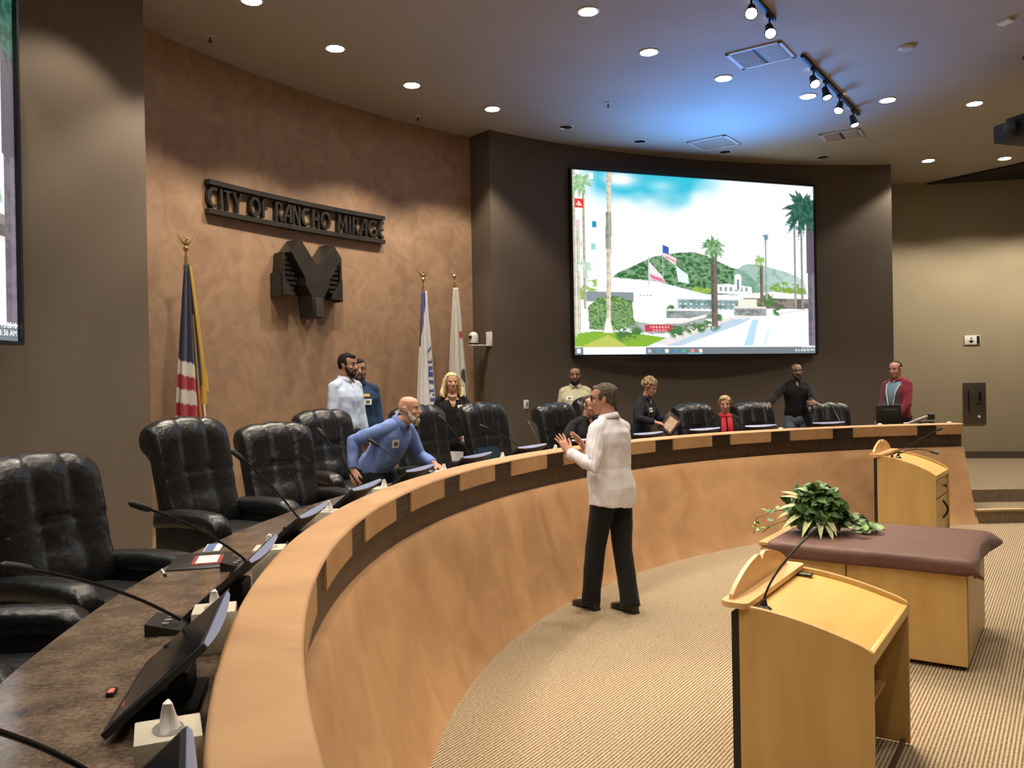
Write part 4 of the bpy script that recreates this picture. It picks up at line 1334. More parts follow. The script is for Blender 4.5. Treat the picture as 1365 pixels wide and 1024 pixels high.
# cloth: a draped sheet with hanging edges and two pointed corners
cl = MB()
nx, ny = 46, 52
ov = .105
X_0, X_1, Y_0, Y_1 = -ov, TD + .03, -ov * 1.25, TW - .06
rows = []
for i in range(nx + 1):
    row = []
    for j in range(ny + 1):
        x = X_0 + (X_1 - X_0) * i / nx; y = Y_0 + (Y_1 - Y_0) * j / ny
        ox = max(0, -x - .008); oy = max(0, -y - .012)
        px, py, pz = x, y, TH + .004
        if ox > 0:
            px = -.014 - .012 * math.sin(min(1, ox / .03) * PI / 2); pz -= ox
        if oy > 0:
            py = -.020 - .012 * math.sin(min(1, oy / .03) * PI / 2); pz -= oy * .95
        if ox > 0 and oy > 0:       # free corner sticks out
            k = math.sqrt(ox * oy)
            pz = TH + .004 - max(ox, oy) * .80 - k * .10
            px = -.018 - k * .30; py = -.024 - k * .75
        if ox > 0:
            px -= .006 * math.sin(y * 9 + 1) * min(1, ox / .05)
        if oy > 0:
            py -= .012 * math.sin(x * 8) * min(1, oy / .05)
            if x > .85 * TD:
                py -= .07 * ((x - .85 * TD) / (.15 * TD)) * min(1, oy / .10); pz += .03 * ((x - .85 * TD) / (.15 * TD)) * min(1, oy / .10)
        pz += .0012 * noise.noise(V((x * 5, y * 5, 0))) if not (ox or oy) else 0
        row.append(V((px, py, pz)))
    rows.append(row)
rv = [cl.ring(r) for r in rows]
cl.skin(rv, closed=False)
o = cl.obj('tablecloth', 'cloth_brown', None, ang=0)
o.location = T0; o.rotation_euler = (0, 0, TA)
sm = o.modifiers.new('s', 'SOLIDIFY'); sm.thickness = .004; sm.offset = 1
tag(o, 'brown cloth laid over the maple table, corner hanging at right', 'tablecloth')


def leaf(mb, base, d, n, ln, wd, fold=.25, curl=.3, seg=6):
    d = V(d).normalized(); n = V(n)
    n = (n - d * n.dot(d)).normalized() if (n - d * n.dot(d)).length > 1e-4 else V((0, 0, 1))
    sd = d.cross(n)
    rl, rc, rr = [], [], []
    for i in range(seg + 1):
        t = i / seg
        c = base + d * ln * t - n * curl * ln * t * t
        w_ = wd * math.sin(PI * min(1, t ** .75)) * .5 if 0 < i < seg else .0006
        rl.append(c + sd * w_ + n * fold * w_); rc.append(c); rr.append(c - sd * w_ + n * fold * w_)
    a, b, c_ = mb.ring(rl), mb.ring(rc), mb.ring(rr)
    mb.skin([a, b, c_], closed=False)


pc = T0 + s_ * .50 + u_ * 1.03 + V((0, 0, TH + .008))
pl = thing('plant_arrangement', 'leafy green plant arrangement in a basket on the brown tablecloth', 'plant', pc, 0)
MB().lathe([(.10, 0), (.125, .03), (.14, .10), (.125, .105), (.11, .09), (.02, .085)], seg=28).obj('basket', 'basket', pl)
rng = random.Random(11)
lm, ll, lv, stm = MB(), MB(), MB(), MB()
vr = V((_R.x, _R.y, 0)).normalized()       # rightwards in the view, to lay out the trailing side
vf = V((0, 1, 0))
for i in range(680):
    a = rng.uniform(0, 2 * PI); e = rng.uniform(-.65, 1.45)
    rr = rng.uniform(.55, 1.0)
    p = V((math.cos(a) * math.cos(e) * .205 * rr, math.sin(a) * math.cos(e) * .19 * rr, .155 + math.sin(e) * (.20 if e > 0 else .15) * rr))
    out = V((p.x, p.y, p.z - .10)).normalized()
    d = (out * .6 + V((rng.uniform(-1, 1), rng.uniform(-1, 1), rng.uniform(-1.0, .35)))).normalized()
    ln = rng.uniform(.055, .095)
    (leaf(ll, p, d, out, ln * .8, ln * .55) if rng.random() < .22 else leaf(lm, p, d, out, ln, ln * rng.uniform(.62, .85), rng.uniform(.1, .4)))
    if i % 5 == 0:
        stm.tube([V((0, 0, .08)), p * .6 + V((0, 0, .05)), p], .0025, 5)
# trailing vines to the right and to the left
def vine(ps, n, sz, light=.25):
    stm.tube(ps, .003, 5)
    for i in range(n):
        t = rng.random(); k = t * (len(ps) - 1); i0 = min(int(k), len(ps) - 2)
        p = V(ps[i0]).lerp(V(ps[i0 + 1]), k - i0)
        d = V((rng.uniform(-1, 1), rng.uniform(-1, 1), rng.uniform(-.1, .7)))
        ln = sz * rng.uniform(.7, 1.2)
        leaf(ll if rng.random() < light * (1 + t) else lm, p + V((rng.uniform(-.02, .02), rng.uniform(-.02, .02), rng.uniform(.0, .03))), d, (rng.uniform(-.3, .3), -.4, 1), ln, ln * .72, rng.uniform(.0, .4))
for k in range(7):
    y_ = rng.uniform(-.12, .14)
    e = rng.uniform(.36, .56)
    vine([V((.08, y_ * .5, .13)), V((.20, y_ * .8, .09)), V((.34, y_, .045)), V((e, y_ * 1.1, .02))], 20, .065, .12)
vine([V((.1, -.1, .1)), V((.22, -.22, .03)), V((.30, -.26, .015))], 14, .06)
vine([V((-.12, 0, .12)), V((-.22, .0, .10)), V((-.34, .02, .05)), V((-.40, .03, .0))], 11, .06, .3)
vine([V((-.12, .05, .15)), V((-.26, .08, .16)), V((-.42, .10, .10)), V((-.44, .1, -.02))], 9, .055, .6)
for (dx, dy, dz, ln) in ((-.9, -.2, .55, .17), (-.95, -.3, .25, .20), (-1, -.25, .05, .19), (-.9, -.5, -.1, .22), (-.6, -.8, -.25, .21), (-.25, -1, -.35, .19), (.05, -1, -.4, .20), (.15, -1, -.30, .17),
                         (-.1, -.4, 1, .13), (-.5, -.6, .8, .15), (-.8, .2, .6, .15)):
    d = V((dx, dy, dz)).normalized()
    b = V((d.x * .12, d.y * .12, .17 + d.z * .13))
    leaf(lv, b, d, (0, -.3, 1), ln * 1.05, .048, .3, .35, 8)
lm.obj('ivy_leaves', 'leaf', pl, ang=0)
ll.obj('light_leaves', 'leaflight', pl, ang=0)
lv.obj('striped_leaves', 'leafvar', pl, ang=0)
stm.obj('stems', 'stem', pl)

# ---------------------------------------------------------------- flags
def flag(label, th, R, ztop_, zb, colf, top_w, bot_w, eagle=True, tassel=False):
    t = thing('flag', label, 'flag', pol(R, th, PLAT), rz_out(th) + PI)      # +Y into the room, +X to smaller theta (left in view)
    zt = ztop_ - PLAT
    MB().lathe([(.16, 0), (.16, .02), (.05, .05), (.03, .10)], seg=24).obj('base', 'brass', t)
    MB().tube([(0, 0, .08), (0, 0, zt)], .015, 12).obj('pole', 'darkwood', t)
    f = MB().lathe([(.016, zt - .02), (.018, zt + .04), (.009, zt + .07), (.009, zt + .10), (.024, zt + .115), (.027, zt + .135), (.016, zt + .155), (.004, zt + .16)], seg=16)
    if eagle:
        f.ellip((0, 0, zt + .185), (.018, .022, .032), nu=12, nv=8)
        f.ellip((0, .02, zt + .222), (.010, .016, .011), nu=10, nv=6)
        for s in (-1, 1):
            f.prism([(0, .17), (.03, .19), (.075, .225), (.10, .255), (.062, .20), (.035, .165)], -.005, .005, lambda a, b, h: V((s * a, h, zt + b)))
    f.obj('finial', 'brass', t, ang=50)
    ztop2 = zt - .025
    zbot = zb - PLAT
    NU_, NV_ = 90, 110
    vs, cols = [], []
    for j in range(NV_ + 1):
        v_ = j / NV_
        for i in range(NU_ + 1):
            u__ = i / NU_
            wv = top_w + (bot_w - top_w) * (v_ ** .85)
            ang_ = (u__ - .5) * PI * 1.25
            fold = .5 * (.02 + .05 * v_) * math.sin(u__ * 2 * PI * 4.5 + 1.0 + .6 * v_)
            r_ = wv * .62 + fold
            x = -r_ * math.sin(ang_) * (1.0)
            y = .022 + r_ * .55 * math.cos(ang_) * (.6 + .4 * v_) + fold * .3
            sag = .16 * v_ * abs(u__ - .5) * 2 * (1 if u__ < .5 else .25)
            z = ztop2 + (zbot - ztop2) * v_ - sag * .3
            vs.append((x, y, z)); cols.append(colf(u__, v_))
    fs = []
    for j in range(NV_):
        for i in range(NU_):
            a = j * (NU_ + 1) + i
            fs.append((a, a + 1, a + NU_ + 2, a + NU_ + 1))
    me = bpy.data.meshes.new('cloth')
    me.from_pydata(vs, [], fs)
    ca = me.color_attributes.new('Col', 'FLOAT_COLOR', 'POINT')
    arr = np.ones((len(vs), 4), np.float32); arr[:, :3] = np.array(cols)
    ca.data.foreach_set('color', arr.ravel())
    o = mobj('cloth', me, 'flag', t, ang=0)
    so = o.modifiers.new('s', 'SOLIDIFY'); so.thickness = .004
    MB().tube([(0, .0, ztop2 + .005), (0, .0, ztop2 - .05)], [.026, .032], 12).obj('header_cord', 'goldfringe', t)
    if tassel:
        MB().tube([(.0, .05, ztop2 - .01), (-.02, .10, ztop2 - .5), (-.03, .16, ztop2 - 1.0), (-.03, .17, ztop2 - 1.18)], .011, 8).tube([(-.008, .05, ztop2 - .02), (-.045, .11, ztop2 - .6), (-.06, .16, ztop2 - 1.06)], .010, 8).obj('tassel_cord', 'goldfringe', t)
        MB().tube([(-.06, .165, ztop2 - 1.03), (-.06, .17, ztop2 - 1.24)], [.016, .028], 12).tube([(-.025, .175, ztop2 - 1.15), (-.025, .18, ztop2 - 1.36)], [.016, .028], 12).obj('tassel', 'goldfringe', t)
    return t
NAVY, RED, WHT, GLD = (.012, .014, .05), (.34, .012, .025), (.62, .58, .54), (.55, .33, .04)
def us(u, v):
    # left in view is small u; the canton hangs at the top, stripes below
    if v < .055 and u > .2: return NAVY
    if u > .985 or u < .012 or (.60 < u < .625 and v > .25): return GLD
    lim = .46 + .07 * u
    if u < .58:
        if v < lim:
            return NAVY
        if v > .955 - .06 * (u < .25): return GLD
        return WHT if int((v - lim) / .068) % 2 == 0 else RED
    if v < .62 - .25 * (u - .6) : return NAVY
    return RED if int((u - .58) / .085 + .2) % 2 == 0 else WHT
flag('American flag draped on a pole with a gold eagle, behind the tall chair', .4432, 10.40, 3.085, 1.10, us, .045, .30, True, True)
CR, BLU = (.66, .65, .62), (.045, .06, .30)
def seg_d(u, v, a, b):
    ax, ay = a; bx, by = b
    L2 = (bx - ax) ** 2 + (by - ay) ** 2
    q = max(0, min(1, ((u - ax) * (bx - ax) + (v - ay) * (by - ay)) / L2))
    return math.hypot(u - ax - q * (bx - ax), v - ay - q * (by - ay))
GLY = []
def glyph(cx, cy, sx, sy, segs):
    for a, b in segs:
        GLY.append(((cx + a[0] * sx, cy + a[1] * sy), (cx + b[0] * sx, cy + b[1] * sy)))
glyph(.66, .40, .16, .035, [((-1, 1), (.2, -1)), ((.2, -1), (.6, 1))])
glyph(.70, .47, .12, .022, [((-1, 0), (1, -.2)), ((-.2, -1), (.2, 1))])
glyph(.70, .525, .12, .02, [((-.8, -.8), (.8, -.8)), ((.8, -.8), (.8, .8)), ((.8, .8), (-.8, .8)), ((-.8, .8), (-.8, -.8))])
glyph(.70, .575, .13, .02, [((-1, -1), (1, -1)), ((-1, 1), (1, 1)), ((-.2, -1), (.2, 1))])
glyph(.72, .63, .14, .035, [((-1, -1), (.6, .2)), ((.6, .2), (-1, 1))])
glyph(.74, .69, .10, .01, [((-1, 0), (1, 0))])
glyph(.73, .74, .13, .022, [((-1, -1), (1, -1)), ((0, -1), (0, 1)), ((-1, 1), (1, 1))])
glyph(.48, .86, .22, .10, [((-.9, 1), (.6, -1)), ((.6, -1), (.9, -.3))])
glyph(.74, .83, .10, .02, [((-1, 0), (1, -1)), ((-1, 1), (1, 0))])
glyph(.70, .90, .10, .02, [((-1, -1), (1, -1)), ((1, -1), (1, 1)), ((1, 1), (-1, 1)), ((-1, 1), (-1, -1))])
glyph(.66, .955, .10, .02, [((-1, -1), (1, 1)), ((-1, 1), (1, -1))])
def city(u, v):
    if v < .06: return (.05, .05, .18) if u < .55 else CR
    if u < .10 and v < .36: return (.10, .05, .02)
    if u < .60 - v * 1.3 and v < .36: return BLU
    if v < .22 and u > .70: return BLU
    for a, b in GLY:
        if abs(v - (a[1] + b[1]) / 2) < .13 and seg_d(u, v * 1.7, (a[0], a[1] * 1.7), (b[0], b[1] * 1.7)) < .017:
            return BLU
    return CR
flag('blue and white city flag with blue lettering draped on a pole', .7690, 10.25, 3.07, 1.10, city, .045, .235, True)
def cal(u, v):
    if .285 < v < .335 and .60 < u < .74: return (.45, .02, .03)
    if u < .16 and v > .80: return (.38, .03, .03)
    k = noise.noise(V((u * 7, v * 9, 2)))
    if .62 < u + .08 * k < .86 and .545 < v + .02 * k < .93: return (.035, .026, .018)
    if .44 < u < .62 and .645 < v < .68 and u > .46 + (v - .645) * 2: return (.03, .09, .06)
    if .40 < u < .50 and .73 < v < .76: return (.03, .09, .06)
    return (.60, .56, .49)
flag('white state flag with a red star and dark bear, draped nearest the wall corner', .8214, 10.25, 3.15, 1.10, cal, .045, .27, False)
# ---------------------------------------------------------------- people
def remesh(mb, voxel, it=4, fac=.5):
    bmesh.ops.recalc_face_normals(mb.bm, faces=mb.bm.faces)
    me = bpy.data.meshes.new('t'); mb.bm.to_mesh(me); mb.bm.free()
    o = bpy.data.objects.new('t', me); COL.objects.link(o)
    r = o.modifiers.new('r', 'REMESH'); r.mode = 'VOXEL'; r.voxel_size = voxel; r.adaptivity = 0
    if it:
        s = o.modifiers.new('s', 'SMOOTH'); s.factor = fac; s.iterations = it
    dg = bpy.context.evaluated_depsgraph_get(); dg.update()
    m2 = bpy.data.meshes.new_from_object(o.evaluated_get(dg))
    bpy.data.objects.remove(o); bpy.data.meshes.remove(me)
    return m2


def wrinkle(me, amp, sc, seed=0.0, zs=.6, fn=None):
    n = len(me.vertices)
    co_ = np.empty(n * 3, np.float32); no_ = np.empty(n * 3, np.float32)
    me.vertices.foreach_get('co', co_); me.vertex_normals.foreach_get('vector', no_)
    co_ = co_.reshape(-1, 3); no_ = no_.reshape(-1, 3)
    d = np.empty(n, np.float32)
    for i in range(n):
        p = co_[i]
        d[i] = noise.noise(V((p[0] * sc + seed, p[1] * sc, p[2] * sc * zs))) + .5 * noise.noise(V((p[0] * sc * 2.2, p[1] * sc * 2.2 + seed, p[2] * sc * 1.4)))
    co_ += no_ * (d * amp)[:, None]
    me.vertices.foreach_set('co', co_.ravel()); me.update()
    return me


def hair_mat(name, c, c2):
    return mat(name, c, .75, spec=.2, c2=c2, scale=45, stretch=(1, 1, .35), bump=.5, bscale=70, detail=3)


SKIN = {}
def skin_mat(c):
    if c not in SKIN:
        SKIN[c] = mat('skin_%d' % len(SKIN), c, .5, c2=tuple(k * .88 for k in c), scale=14, bump=.03, bscale=120, sss=.06, spec=.4)
    return SKIN[c]
CL = {}
def cloth_mat(c, c2=None, rough=.85, sc=6, bump=.12):
    k = (c, c2)
    if k not in CL:
        CL[k] = mat('cloth_%d' % len(CL), c, rough, c2=c2 or tuple(x * .88 for x in c), scale=sc, bump=bump, bscale=26, spec=.25, sheen=.08)
    return CL[k]
M['eyewhite'] = mat('eye_white', (.62, .60, .57), .3)
M['eyedark'] = mat('eye_dark', (.02, .014, .01), .25)
M['lips'] = mat('lips', (.40, .15, .12), .5)
M['shoe'] = mat('shoe_leather', (.012, .010, .009), .35)
M['badge'] = mat('badge_card', (.80, .80, .76), .5)
M['badgeprint'] = mat('badge_print', (.10, .09, .05), .6)
M['specs'] = mat('spectacle_frame', (.010, .008, .008), .3)


def hand_prims(mb, w, d, n, side, k=1.0, curl=.5, spread=.12, thumb_out=.7, curls=None):
    """palm and five bent fingers; d finger direction, n palm normal, side -> thumb direction"""
    d = V(d).normalized(); n = V(n); n = (n - d * n.dot(d)).normalized()
    s = V(side); s = (s - d * s.dot(d) - n * s.dot(n)).normalized()
    w = V(w)
    rings = []
    for t, hw, ht in ((-.03, .026, .021), (0, .027, .020), (.03, .037, .017), (.06, .042, .0155), (.085, .042, .013), (.096, .036, .010)):
        c = w + d * t * k
        rings.append([c + (s * math.cos(2 * PI * i / 16) * hw + n * math.sin(2 * PI * i / 16) * ht) * k for i in range(16)])
    mb.loft(rings)
    # ball of the thumb
    mb.ellip(w + (d * .032 + s * .024 + n * .010) * k, (.022 * k, .022 * k, .018 * k), nu=12, nv=8)
    for i, (off, ln) in enumerate(((.031, .074), (.0105, .083), (-.0105, .077), (-.030, .060))):
        c = curls[i] if curls else curl * (1 + .12 * i)
        p = w + (d * .086 + s * off) * k
        sp = spread * (1.5 - i) / 1.5
        fd = (d + s * sp).normalized()
        pts = [p - fd * .015 * k, p]
        for j, fr in enumerate((.44, .31, .25)):
            ca = c * (.35, .95, 1.35)[j]
            dd = fd * math.cos(ca) + n * math.sin(ca)
            p = p + dd * ln * fr * k
            pts.append(p)
        mb.tube(pts, [.0095 * k, .0092 * k, .0085 * k, .0078 * k, .0062 * k], 10)
        mb.ellip(pts[-1], (.0062 * k,) * 3, nu=8, nv=6)
    tb = w + (d * .022 + s * .026) * k
    t1 = tb + (d * .030 + s * .026 * (.4 + thumb_out) + n * .008) * k
    t2 = t1 + (d * .032 + s * .016 * thumb_out + n * .006) * k
    t3 = t2 + (d * .022 + s * .004 + n * .004) * k
    mb.tube([tb - d * .01 * k, t1, t2, t3], [.014 * k, .0115 * k, .0105 * k, .0075 * k], 10)
    mb.ellip(t3, (.0076 * k,) * 3, nu=8, nv=6)


def ik(S, W_, a, b, pole):
    S, W_ = V(S), V(W_)
    d = W_ - S
    L_ = min(d.length, (a + b) * .998)
    d.normalize()
    W2 = S + d * L_
    x = (a * a - b * b + L_ * L_) / (2 * L_)
    h = math.sqrt(max(0, a * a - x * x))
    p = V(pole); p = (p - d * p.dot(d)).normalized()
    return S + d * x + p * h, W2


def sstep(x, a, b):
    t = max(0, min(1, (x - a) / (b - a)))
    return t * t * (3 - 2 * t)


def person(label, loc, face, h=1.75, sit=False, lean=0.0, roll=0.0, twist=0.0, fat=1.0, female=False, hyaw=0.0, hpitch=0.0, hroll=0.0,
           armR=None, armL=None, skin=(.50, .27, .17), hair='short', hairc=((.03, .018, .012), (.06, .04, .03)), beard=None, beardc=None,
           top=(.5, .55, .7), topc2=None, legs=(.02, .02, .022), shoec='shoe', collar=True, hem=.93, sleeve='long', feet=None, badge=None, glasses=False,
           voxel=.0065, extra=None, neckfwd=0.0, crouch=0.0, vopen=.075, vneck=False, placket=True, belly=0.0):
    """local space: +Y faces forward, +X is the person's right, z up, height 1.75 before scaling"""
    k = h / 1.75
    root = thing('person', label, 'person', loc, rz_dir(*face))
    root.scale = (k, k, k)
    drop = crouch
    HZ = .95
    if sit:
        drop = .95 - .56
    cl_, sl_ = math.cos(lean), math.sin(lean)
    def U(p):
        """torso space (standing upright) -> posed"""
        p = V(p)
        wgt = sstep(p.z, .86, 1.16)
        a = lean * wgt
        q = p - V((0, 0, HZ))
        tw = twist * sstep(p.z, .95, 1.35)
        q = Matrix.Rotation(tw, 3, 'Z') @ q
        q = Matrix.Rotation(roll * wgt, 3, 'Y') @ q
        q = Matrix.Rotation(-a, 3, 'X') @ q
        return q + V((0, 0, HZ - drop))
    def sect(z, hw, hd, yo=0.0, n=26, e=.85):
        out = []
        for i in range(n):
            a = 2 * PI * i / n
            c, s = math.cos(a), math.sin(a)
            out.append(U((hw * math.copysign(abs(c) ** e, c), yo + hd * math.copysign(abs(s) ** e, s), z)))
        return out
    fw = fat
    sw = .92 if female else 1.0
    bz = belly
    TOR = [(.83, .135, .10, -.005), (.88, .165 * fw, .118 * fw, -.006), (.95, .172 * fw, .122 * fw, -.005), (1.02, .160 * fw * (.93 if female else 1), .115 * fw + bz * .7, .004 + bz * .5),
           (1.10, .150 * fw * (.90 if female else 1), .108 * fw + bz, .008 + bz * .7), (1.20, .158 * fw * (.95 if female else 1), .112 * fw + bz * .5, .008 + bz * .3), (1.30, .172 * fw * sw, .118 * fw, .006),
           (1.37, .172 * sw * fw ** .5, .108, .0), (1.42, .142 * sw, .090, -.006), (1.455, .100 * sw, .074, -.010), (1.485, .072, .064, -.008)]
    NK = U((0, -.004 + neckfwd * .3, 1.50))
    # head frame
    HR = Matrix.Rotation(hyaw, 3, 'Z') @ Matrix.Rotation(-hpitch, 3, 'X') @ Matrix.Rotation(hroll, 3, 'Y')
    nb = U((0, .006 + neckfwd, 1.552))
    HC = nb + HR @ V((0, .014, .082))
    def Hd(p):
        return HC + HR @ V(p)
    body = MB()
    body.loft([sect(z, a * .97, b * .97, y) for z, a, b, y in TOR])
    nr = .052 if female else .060
    body.tube([U((0, -.012, 1.45)), NK, nb, Hd((0, -.012, -.03))], [nr * 1.25, nr * 1.05, nr, nr * .95], 16)
    # head
    def hsec(z, yc, rx, ry, n=24):
        return [Hd((rx * math.cos(2 * PI * i / n), yc + ry * math.sin(2 * PI * i / n), z)) for i in range(n)]
    body.loft([hsec(-.117, .050, .018, .018), hsec(-.108, .048, .032, .034), hsec(-.085, .038, .048, .052), hsec(-.055, .027, .058, .066), hsec(-.02, .017, .066, .077),
               hsec(.015, .010, .071, .084), hsec(.045, .004, .074, .091), hsec(.075, -.002, .071, .088), hsec(.098, -.008, .055, .070), hsec(.112, -.012, .032, .042), hsec(.116, -.012, .012, .016)])
    HRm = HR
    body.ellip(Hd((0, -.022, .028)), (.0735, .082, .078), HRm, 24, 14)
    body.ellip(Hd((0, .084, .030)), (.050, .012, .010), HRm, 16, 8)                      # brow
    body.tube([Hd((0, .086, .020)), Hd((0, .101, -.004)), Hd((0, .113, -.024)), Hd((0, .098, -.036))], [.009, .0115, .0150, .012], 10)
    for s in (-1, 1):
        body.ellip(Hd((s * .012, .098, -.028)), (.009, .011, .008), HRm, 10, 6)           # nostril wing
        body.ellip(Hd((s * .042, .066, -.022)), (.022, .022, .020), HRm, 12, 8)           # cheek
        body.ellip(Hd((s * .072, -.006, -.004)), (.010, .020, .031), HRm @ Matrix.Rotation(s * .25, 3, 'Z'), 12, 8)   # ear
        body.ellip(Hd((s * .077, -.012, .010)), (.008, .020, .020), HRm @ Matrix.Rotation(s * .4, 3, 'Z'), 12, 8)
    body.ellip(Hd((0, .086, -.052)), (.026, .012, .007), HRm, 14, 8)                       # lips
    body.ellip(Hd((0, .085, -.064)), (.023, .012, .007), HRm, 14, 8)
    body.ellip(Hd((0, .072, -.100)), (.020, .016, .014), HRm, 12, 8)                       # chin
    # arms
    shirt_l = []
    A_, B_ = (.302, .266) if not female else (.28, .245)
    wr = {}
    for s, spec in ((1, armR), (-1, armL)):
        S = U((s * .172 * sw, -.008, 1.402))
        if spec is None:
            spec = dict(w=(s * .25, .05, .82 - drop), pole=(s * .3, -1, 0), d=(0, .12, -1), n=(-s, 0, 0), t=(0, 1, 0), curl=.45)
        E_, W_ = ik(S, spec['w'], A_, B_, spec.get('pole', (s * .4, -1, -.2)))
        body.ellip(S, (.054 * sw, .056, .054), None, 16, 10)
        body.tube([S, S.lerp(E_, .35), S.lerp(E_, .8), E_, E_.lerp(W_, .3), E_.lerp(W_, .75), W_], [.050, .050, .044, .042, .043, .033, .027], 14)
        body.tube([U((s * .05, -.012, 1.455)), U((s * .10, -.01, 1.43)), S], [.050, .056, .052], 14)
        hand_prims(body, W_, spec['d'], spec['n'], spec['t'], 1.0 if not female else .92, spec.get('curl', .4), spec.get('spread', .10), spec.get('thumb', .7), spec.get('curls'))
        shirt_l.append((s, S, E_, W_))
        wr[s] = W_
    # legs
    lg = []
    for s in (1, -1):
        Hp = U((s * .092, 0, .90))
        if sit:
            Hp = V((s * .10, 0, .54))
            Kn = V((s * .13, .43, .55)); An = V((s * .14, .44, .09))
            fd = V((s * .1, 1, 0))
        else:
            fx, fy, fyaw = (feet or {}).get(s, (s * .11, 0.0, s * -.15))
            An = V((fx, fy, .085))
            fd = V((-math.sin(fyaw), math.cos(fyaw), 0))
            Kn, _q = ik(Hp, An, .415, .405, fd + V((0, 0, 0)))
        fd.normalize()
        body.tube([Hp + V((0, 0, .04)), Hp.lerp(Kn, .15), Hp.lerp(Kn, .55), Kn, Kn.lerp(An, .25), Kn.lerp(An, .7), An, An + V((0, 0, -.03))], [.082, .084 * fw ** .5, .070, .054, .056, .040, .036, .034], 16)
        lg.append((s, Hp, Kn, An, fd))
    me = remesh(body, voxel, 3, .45)
    bo = mobj('body', me, skin_mat(skin), root, ang=0)
    # eyes and mouth
    ey = MB()
    for s in (-1, 1):
        e = MB().ellip(Hd((s * .031, .0775, .012)), (.0135, .0105, .0085), HRm, 14, 8)
        eo = e.obj('eye', 'eyewhite', root, ang=0)
        MB().ellip(Hd((s * .030, .0850, .012)), (.0072, .0050, .0072), HRm, 10, 6).obj('iris', 'eyedark', eo, ang=0)
        MB().tube([Hd((s * .017, .087, .0155)), Hd((s * .030, .0895, .0215)), Hd((s * .045, .080, .0165))], [.0022, .0030, .0022], 6).obj('eyelid', 'eyedark', eo, ang=0)
    MB().tube([Hd((-.024, .086, -.0575)), Hd((-.01, .0965, -.057)), Hd((.01, .0965, -.057)), Hd((.024, .086, -.0575))], [.002, .0045, .0045, .002], 8, flat=(.8, 1)).obj('mouth', 'lips', root, ang=0)
    hmat = hair_mat('hair', *hairc)
    if hair != 'none' or beard:
        bw = MB()
        for s in (-1, 1):
            bw.tube([Hd((s * .014, .0945, .030)), Hd((s * .032, .092, .036)), Hd((s * .052, .076, .031))], [.004, .0055, .003], 8)
        bw.obj('eyebrows', hmat, root, ang=0)
    # hair
    if hair != 'none':
        hb = MB()
        if hair in ('short', 'crop', 'thin'):
            th_ = {'short': .012, 'crop': .006, 'thin': .005}[hair]
            hb.ellip(Hd((0, -.026, .038)), (.0735 + th_, .082 + th_, .076 + th_), HRm, 26, 16)
            hb.ellip(Hd((0, -.012, .068)), (.066 + th_ * .8, .074 + th_ * 1.2, .046 + th_ * 1.2), HRm, 24, 14)
            hb.ellip(Hd((0, -.055, -.012)), (.058, .046 + th_ * .6, .052), HRm, 20, 12)
            for s in (-1, 1):
                hb.ellip(Hd((s * .069, .018, .022)), (.008 + th_ * .3, .016, .034), HRm, 10, 8)
            if hair == 'short':
                hb.ellip(Hd((.01, .052, .092)), (.050, .036, .024), HRm, 16, 10)
                for q in range(26):
                    a = rng.uniform(0, 2 * PI); e = rng.uniform(.2, 1.5)
                    hb.ellip(Hd((math.cos(a) * math.cos(e) * .074, -.018 + math.sin(a) * math.cos(e) * .088, .046 + math.sin(e) * .076)), (.016, .016, .012), HRm, 8, 6)
        elif hair == 'curly':
            for q in range(95):
                a = rng.uniform(0, 2 * PI); e = rng.uniform(-.55, 1.5)
                x_, y_, z_ = math.cos(a) * math.cos(e) * .092, -.024 + math.sin(a) * math.cos(e) * .100, .058 + math.sin(e) * .092
                if y_ > .05 and z_ < .065:
                    continue
                r_ = rng.uniform(.018, .030)
                hb.ellip(Hd((x_, y_, z_)), (r_, r_, r_ * .9), HRm, 10, 6)
            hb.ellip(Hd((0, -.028, .055)), (.092, .092, .086), HRm, 22, 14)
            hb.ellip(Hd((0, -.012, .125)), (.062, .064, .035), HRm, 16, 10)
        elif hair == 'longblonde':
            hb.ellip(Hd((0, -.026, .040)), (.087, .093, .088), HRm, 26, 16)
            hb.ellip(Hd((0, .01, .090)), (.066, .070, .036), HRm, 22, 12)
            for s in (-1, 1):
                hb.tube([Hd((s * .050, .040, .095)), Hd((s * .083, .016, .03)), Hd((s * .098, .004, -.05)), Hd((s * .118, .010, -.12)), Hd((s * .122, .030, -.165)), Hd((s * .10, .048, -.185))], [.020, .027, .036, .046, .040, .016], 12, flat=(.75, 1.15))
                hb.tube([Hd((s * .05, -.06, .04)), Hd((s * .07, -.07, -.06)), Hd((s * .075, -.06, -.15)), Hd((s * .06, -.05, -.2))], [.05, .05, .05, .02], 12)
        elif hair == 'bobblonde':
            hb.ellip(Hd((0, -.026, .042)), (.086, .092, .086), HRm, 26, 16)
            hb.ellip(Hd((.012, .035, .088)), (.062, .055, .034), HRm, 20, 12)
            for s in (-1, 1):
                hb.tube([Hd((s * .055, .05, .085)), Hd((s * .076, .028, .035)), Hd((s * .078, .006, -.02))], [.016, .020, .014], 10, flat=(.7, 1.2))
            hb.ellip(Hd((0, -.06, -.02)), (.066, .05, .055), HRm, 18, 12)
        elif hair == 'fringe_bald':
            hb.ellip(Hd((0, -.045, .0)), (.079, .064, .050), HRm, 24, 14)
        hm = remesh(hb, .006, 2, .4)
        if hair in ('short', 'curly', 'longblonde', 'bobblonde'):
            wrinkle(hm, .004, 34, 3, .5)
        mobj('hair', hm, hmat, root, ang=0)
